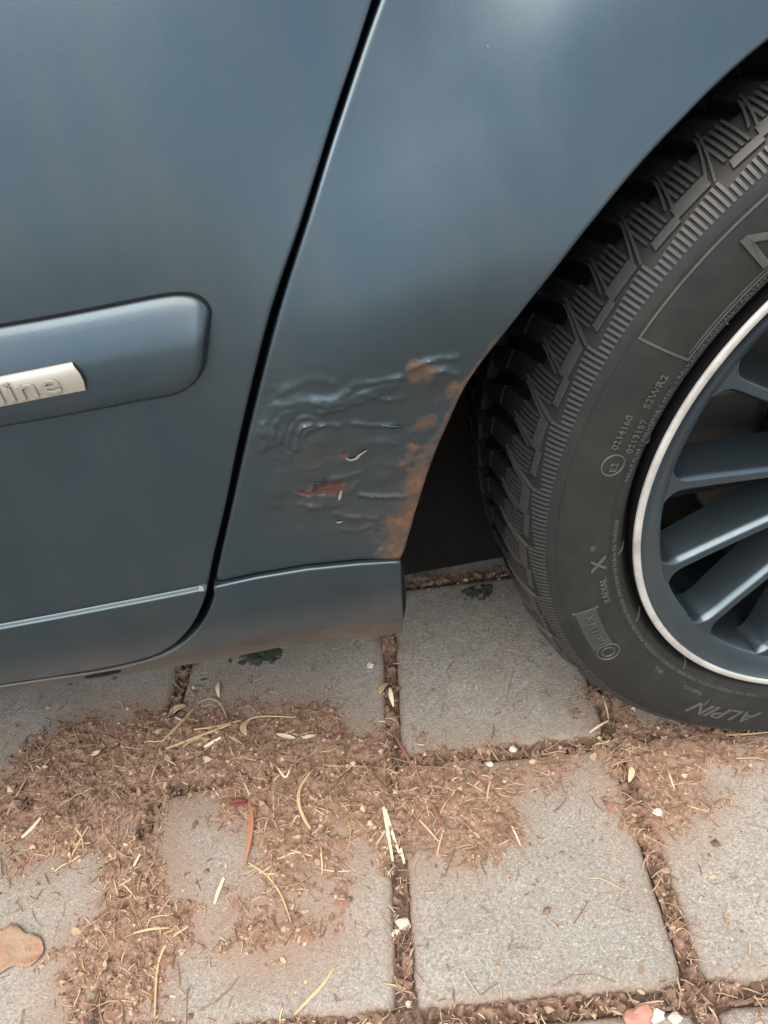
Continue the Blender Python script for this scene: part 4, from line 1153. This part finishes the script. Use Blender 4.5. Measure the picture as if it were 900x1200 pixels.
# countless fibres, chips and crumbs: one mesh
V = []; F = []
def scatter(n_, poly_fn, size, kind):
    k = 0
    while k < n_:
        x, y = RNG.uniform(-.98, .16), RNG.uniform(-.3, .32)
        if not poly_fn(x, y): continue
        k += 1
        z = top_z(x, y) if False else None
        cand.append((x, y, kind, size))
cand = []
xs_ = RNG.uniform(-.98, .16, 230000); ys_ = RNG.uniform(-.3, .33, 230000)
tk = soil_thickness(xs_, ys_); zz = np.maximum(tk, 0)-groove(xs_, ys_, tk)
dens = np.where(tk > .0005, .23, np.where(tk > -.002, .06, .010))
pick = RNG.random(230000) < dens
for x, y, z, t_ in zip(xs_[pick], ys_[pick], zz[pick], tk[pick]):
    u = RNG.random(); an = RNG.uniform(0, 6.283); dx_, dy_ = math.cos(an), math.sin(an)
    if u < .66:                                   # fibre
        L = RNG.gamma(2.2, .0036)*(2.2 if RNG.random() < .12 else 1); w_ = RNG.uniform(.0005, .0013)
        b = RNG.normal()*.3*L; pts = []
        for t in (-.5, -.15, .2, .5):
            pts.append((x+dx_*L*t-dy_*b*(t*t-.1), y+dy_*L*t+dx_*b*(t*t-.1), z+w_*.6+RNG.uniform(-.0006, .0018)))
        stalk_geo(pts, w_, w_*.7, V, F)
    elif u < .80:                                 # flat chip
        L = RNG.gamma(2.2, .0007)+.0005; w_ = L*RNG.uniform(.25, .7); tz1, tz2 = RNG.normal(size=2)*.35; b0 = len(V)
        for a_, b_ in ((-1, -.5), (0, -1), (1, -.4), (1, .5), (0, 1), (-1, .4)):
            V.append((x+dx_*a_*L-dy_*b_*w_, y+dy_*a_*L+dx_*b_*w_, z+.0012+(tz1*a_*L+tz2*b_*w_)*.7))
        F.append(tuple(range(b0, b0+6)))
    else:                                         # crumb
        s_ = RNG.gamma(2.2, .0006)+.0004; b0 = len(V)
        j = RNG.uniform(.6, 1.3, 6)
        for (a_, b_, c_), q_ in zip(((1, 0, 0), (0, 1, 0), (-1, 0, 0), (0, -1, 0), (0, 0, .8), (0, 0, -.6)), j):
            V.append((x+(dx_*a_-dy_*b_)*s_*q_, y+(dy_*a_+dx_*b_)*s_*q_, z+s_*.4+c_*s_*q_))
        for k in range(4): F.append((b0+k, b0+(k+1) % 4, b0+4)); F.append((b0+(k+1) % 4, b0+k, b0+5))
lit = mesh_obj('plant_litter', V, F, M_LITTER)
tag(lit, 'dry fibres, husks and crumbs scattered over the soil and pavers', 'litter', kind='stuff')
# tangled pale straws in the soil
V = []; F = []
while len(V) < 20*170:
    x, y = RNG.uniform(-.95, .1), RNG.uniform(-.22, .18)
    if soil_thickness(np.array([x]), np.array([y]))[0] < .0012: continue
    an = RNG.uniform(0, 6.283); L = RNG.uniform(.010, .028); b = RNG.normal()*.18*L; w_ = RNG.uniform(.0010, .0021); pts = []
    for t in (-.5, -.17, .17, .5):
        xx = x+math.cos(an)*L*t-math.sin(an)*b*(t*t-.1); yy = y+math.sin(an)*L*t+math.cos(an)*b*(t*t-.1)
        pts.append((xx, yy, top_z(xx, yy)+w_*.5+.0006))
    stalk_geo(pts, w_, w_*.7, V, F)
tag(mesh_obj('straw_litter', V, F, litter_mat('straw_litter', (.26, .16, .085), (.40, .29, .165), (.56, .46, .31)), smooth=60), 'pale broken straws tangled in the soil', 'straw', kind='stuff')
# damp moss patch on the paver edge under the sill
def moss(cx, cy, rx, ry, label):
    c_ = on_ground(cx, cy); V = []; F = []; h = .0013
    X, Y = np.meshgrid(np.arange(c_[0]-rx, c_[0]+rx, h), np.arange(c_[1]-ry, c_[1]+ry, h))
    d = 1-((X-c_[0])/rx)**2-((Y-c_[1])/ry)**2
    T = .0032*d+.007*(fbm(X, Y, 130, 4, 91)-.55); ok = T > .0004
    id_ = np.arange(X.size).reshape(X.shape); q_ = ok[:-1, :-1] & ok[1:, :-1] & ok[:-1, 1:] & ok[1:, 1:]
    Fq = np.stack([id_[:-1, :-1][q_], id_[:-1, 1:][q_], id_[1:, 1:][q_], id_[1:, :-1][q_]], -1)
    us = np.unique(Fq); rm = np.full(X.size, -1); rm[us] = np.arange(len(us))
    o = fast_grid('moss', np.stack([X.ravel(), Y.ravel(), T.ravel()], -1)[us], rm[Fq], M_MOSS)
    tag(o, label, 'moss', kind='stuff')
moss(300, 771, .035, .016, 'dark green moss on the paver edge under the sill')
moss(560, 694, .022, .016, 'dark moss on the shaded paver beside the tyre tread')
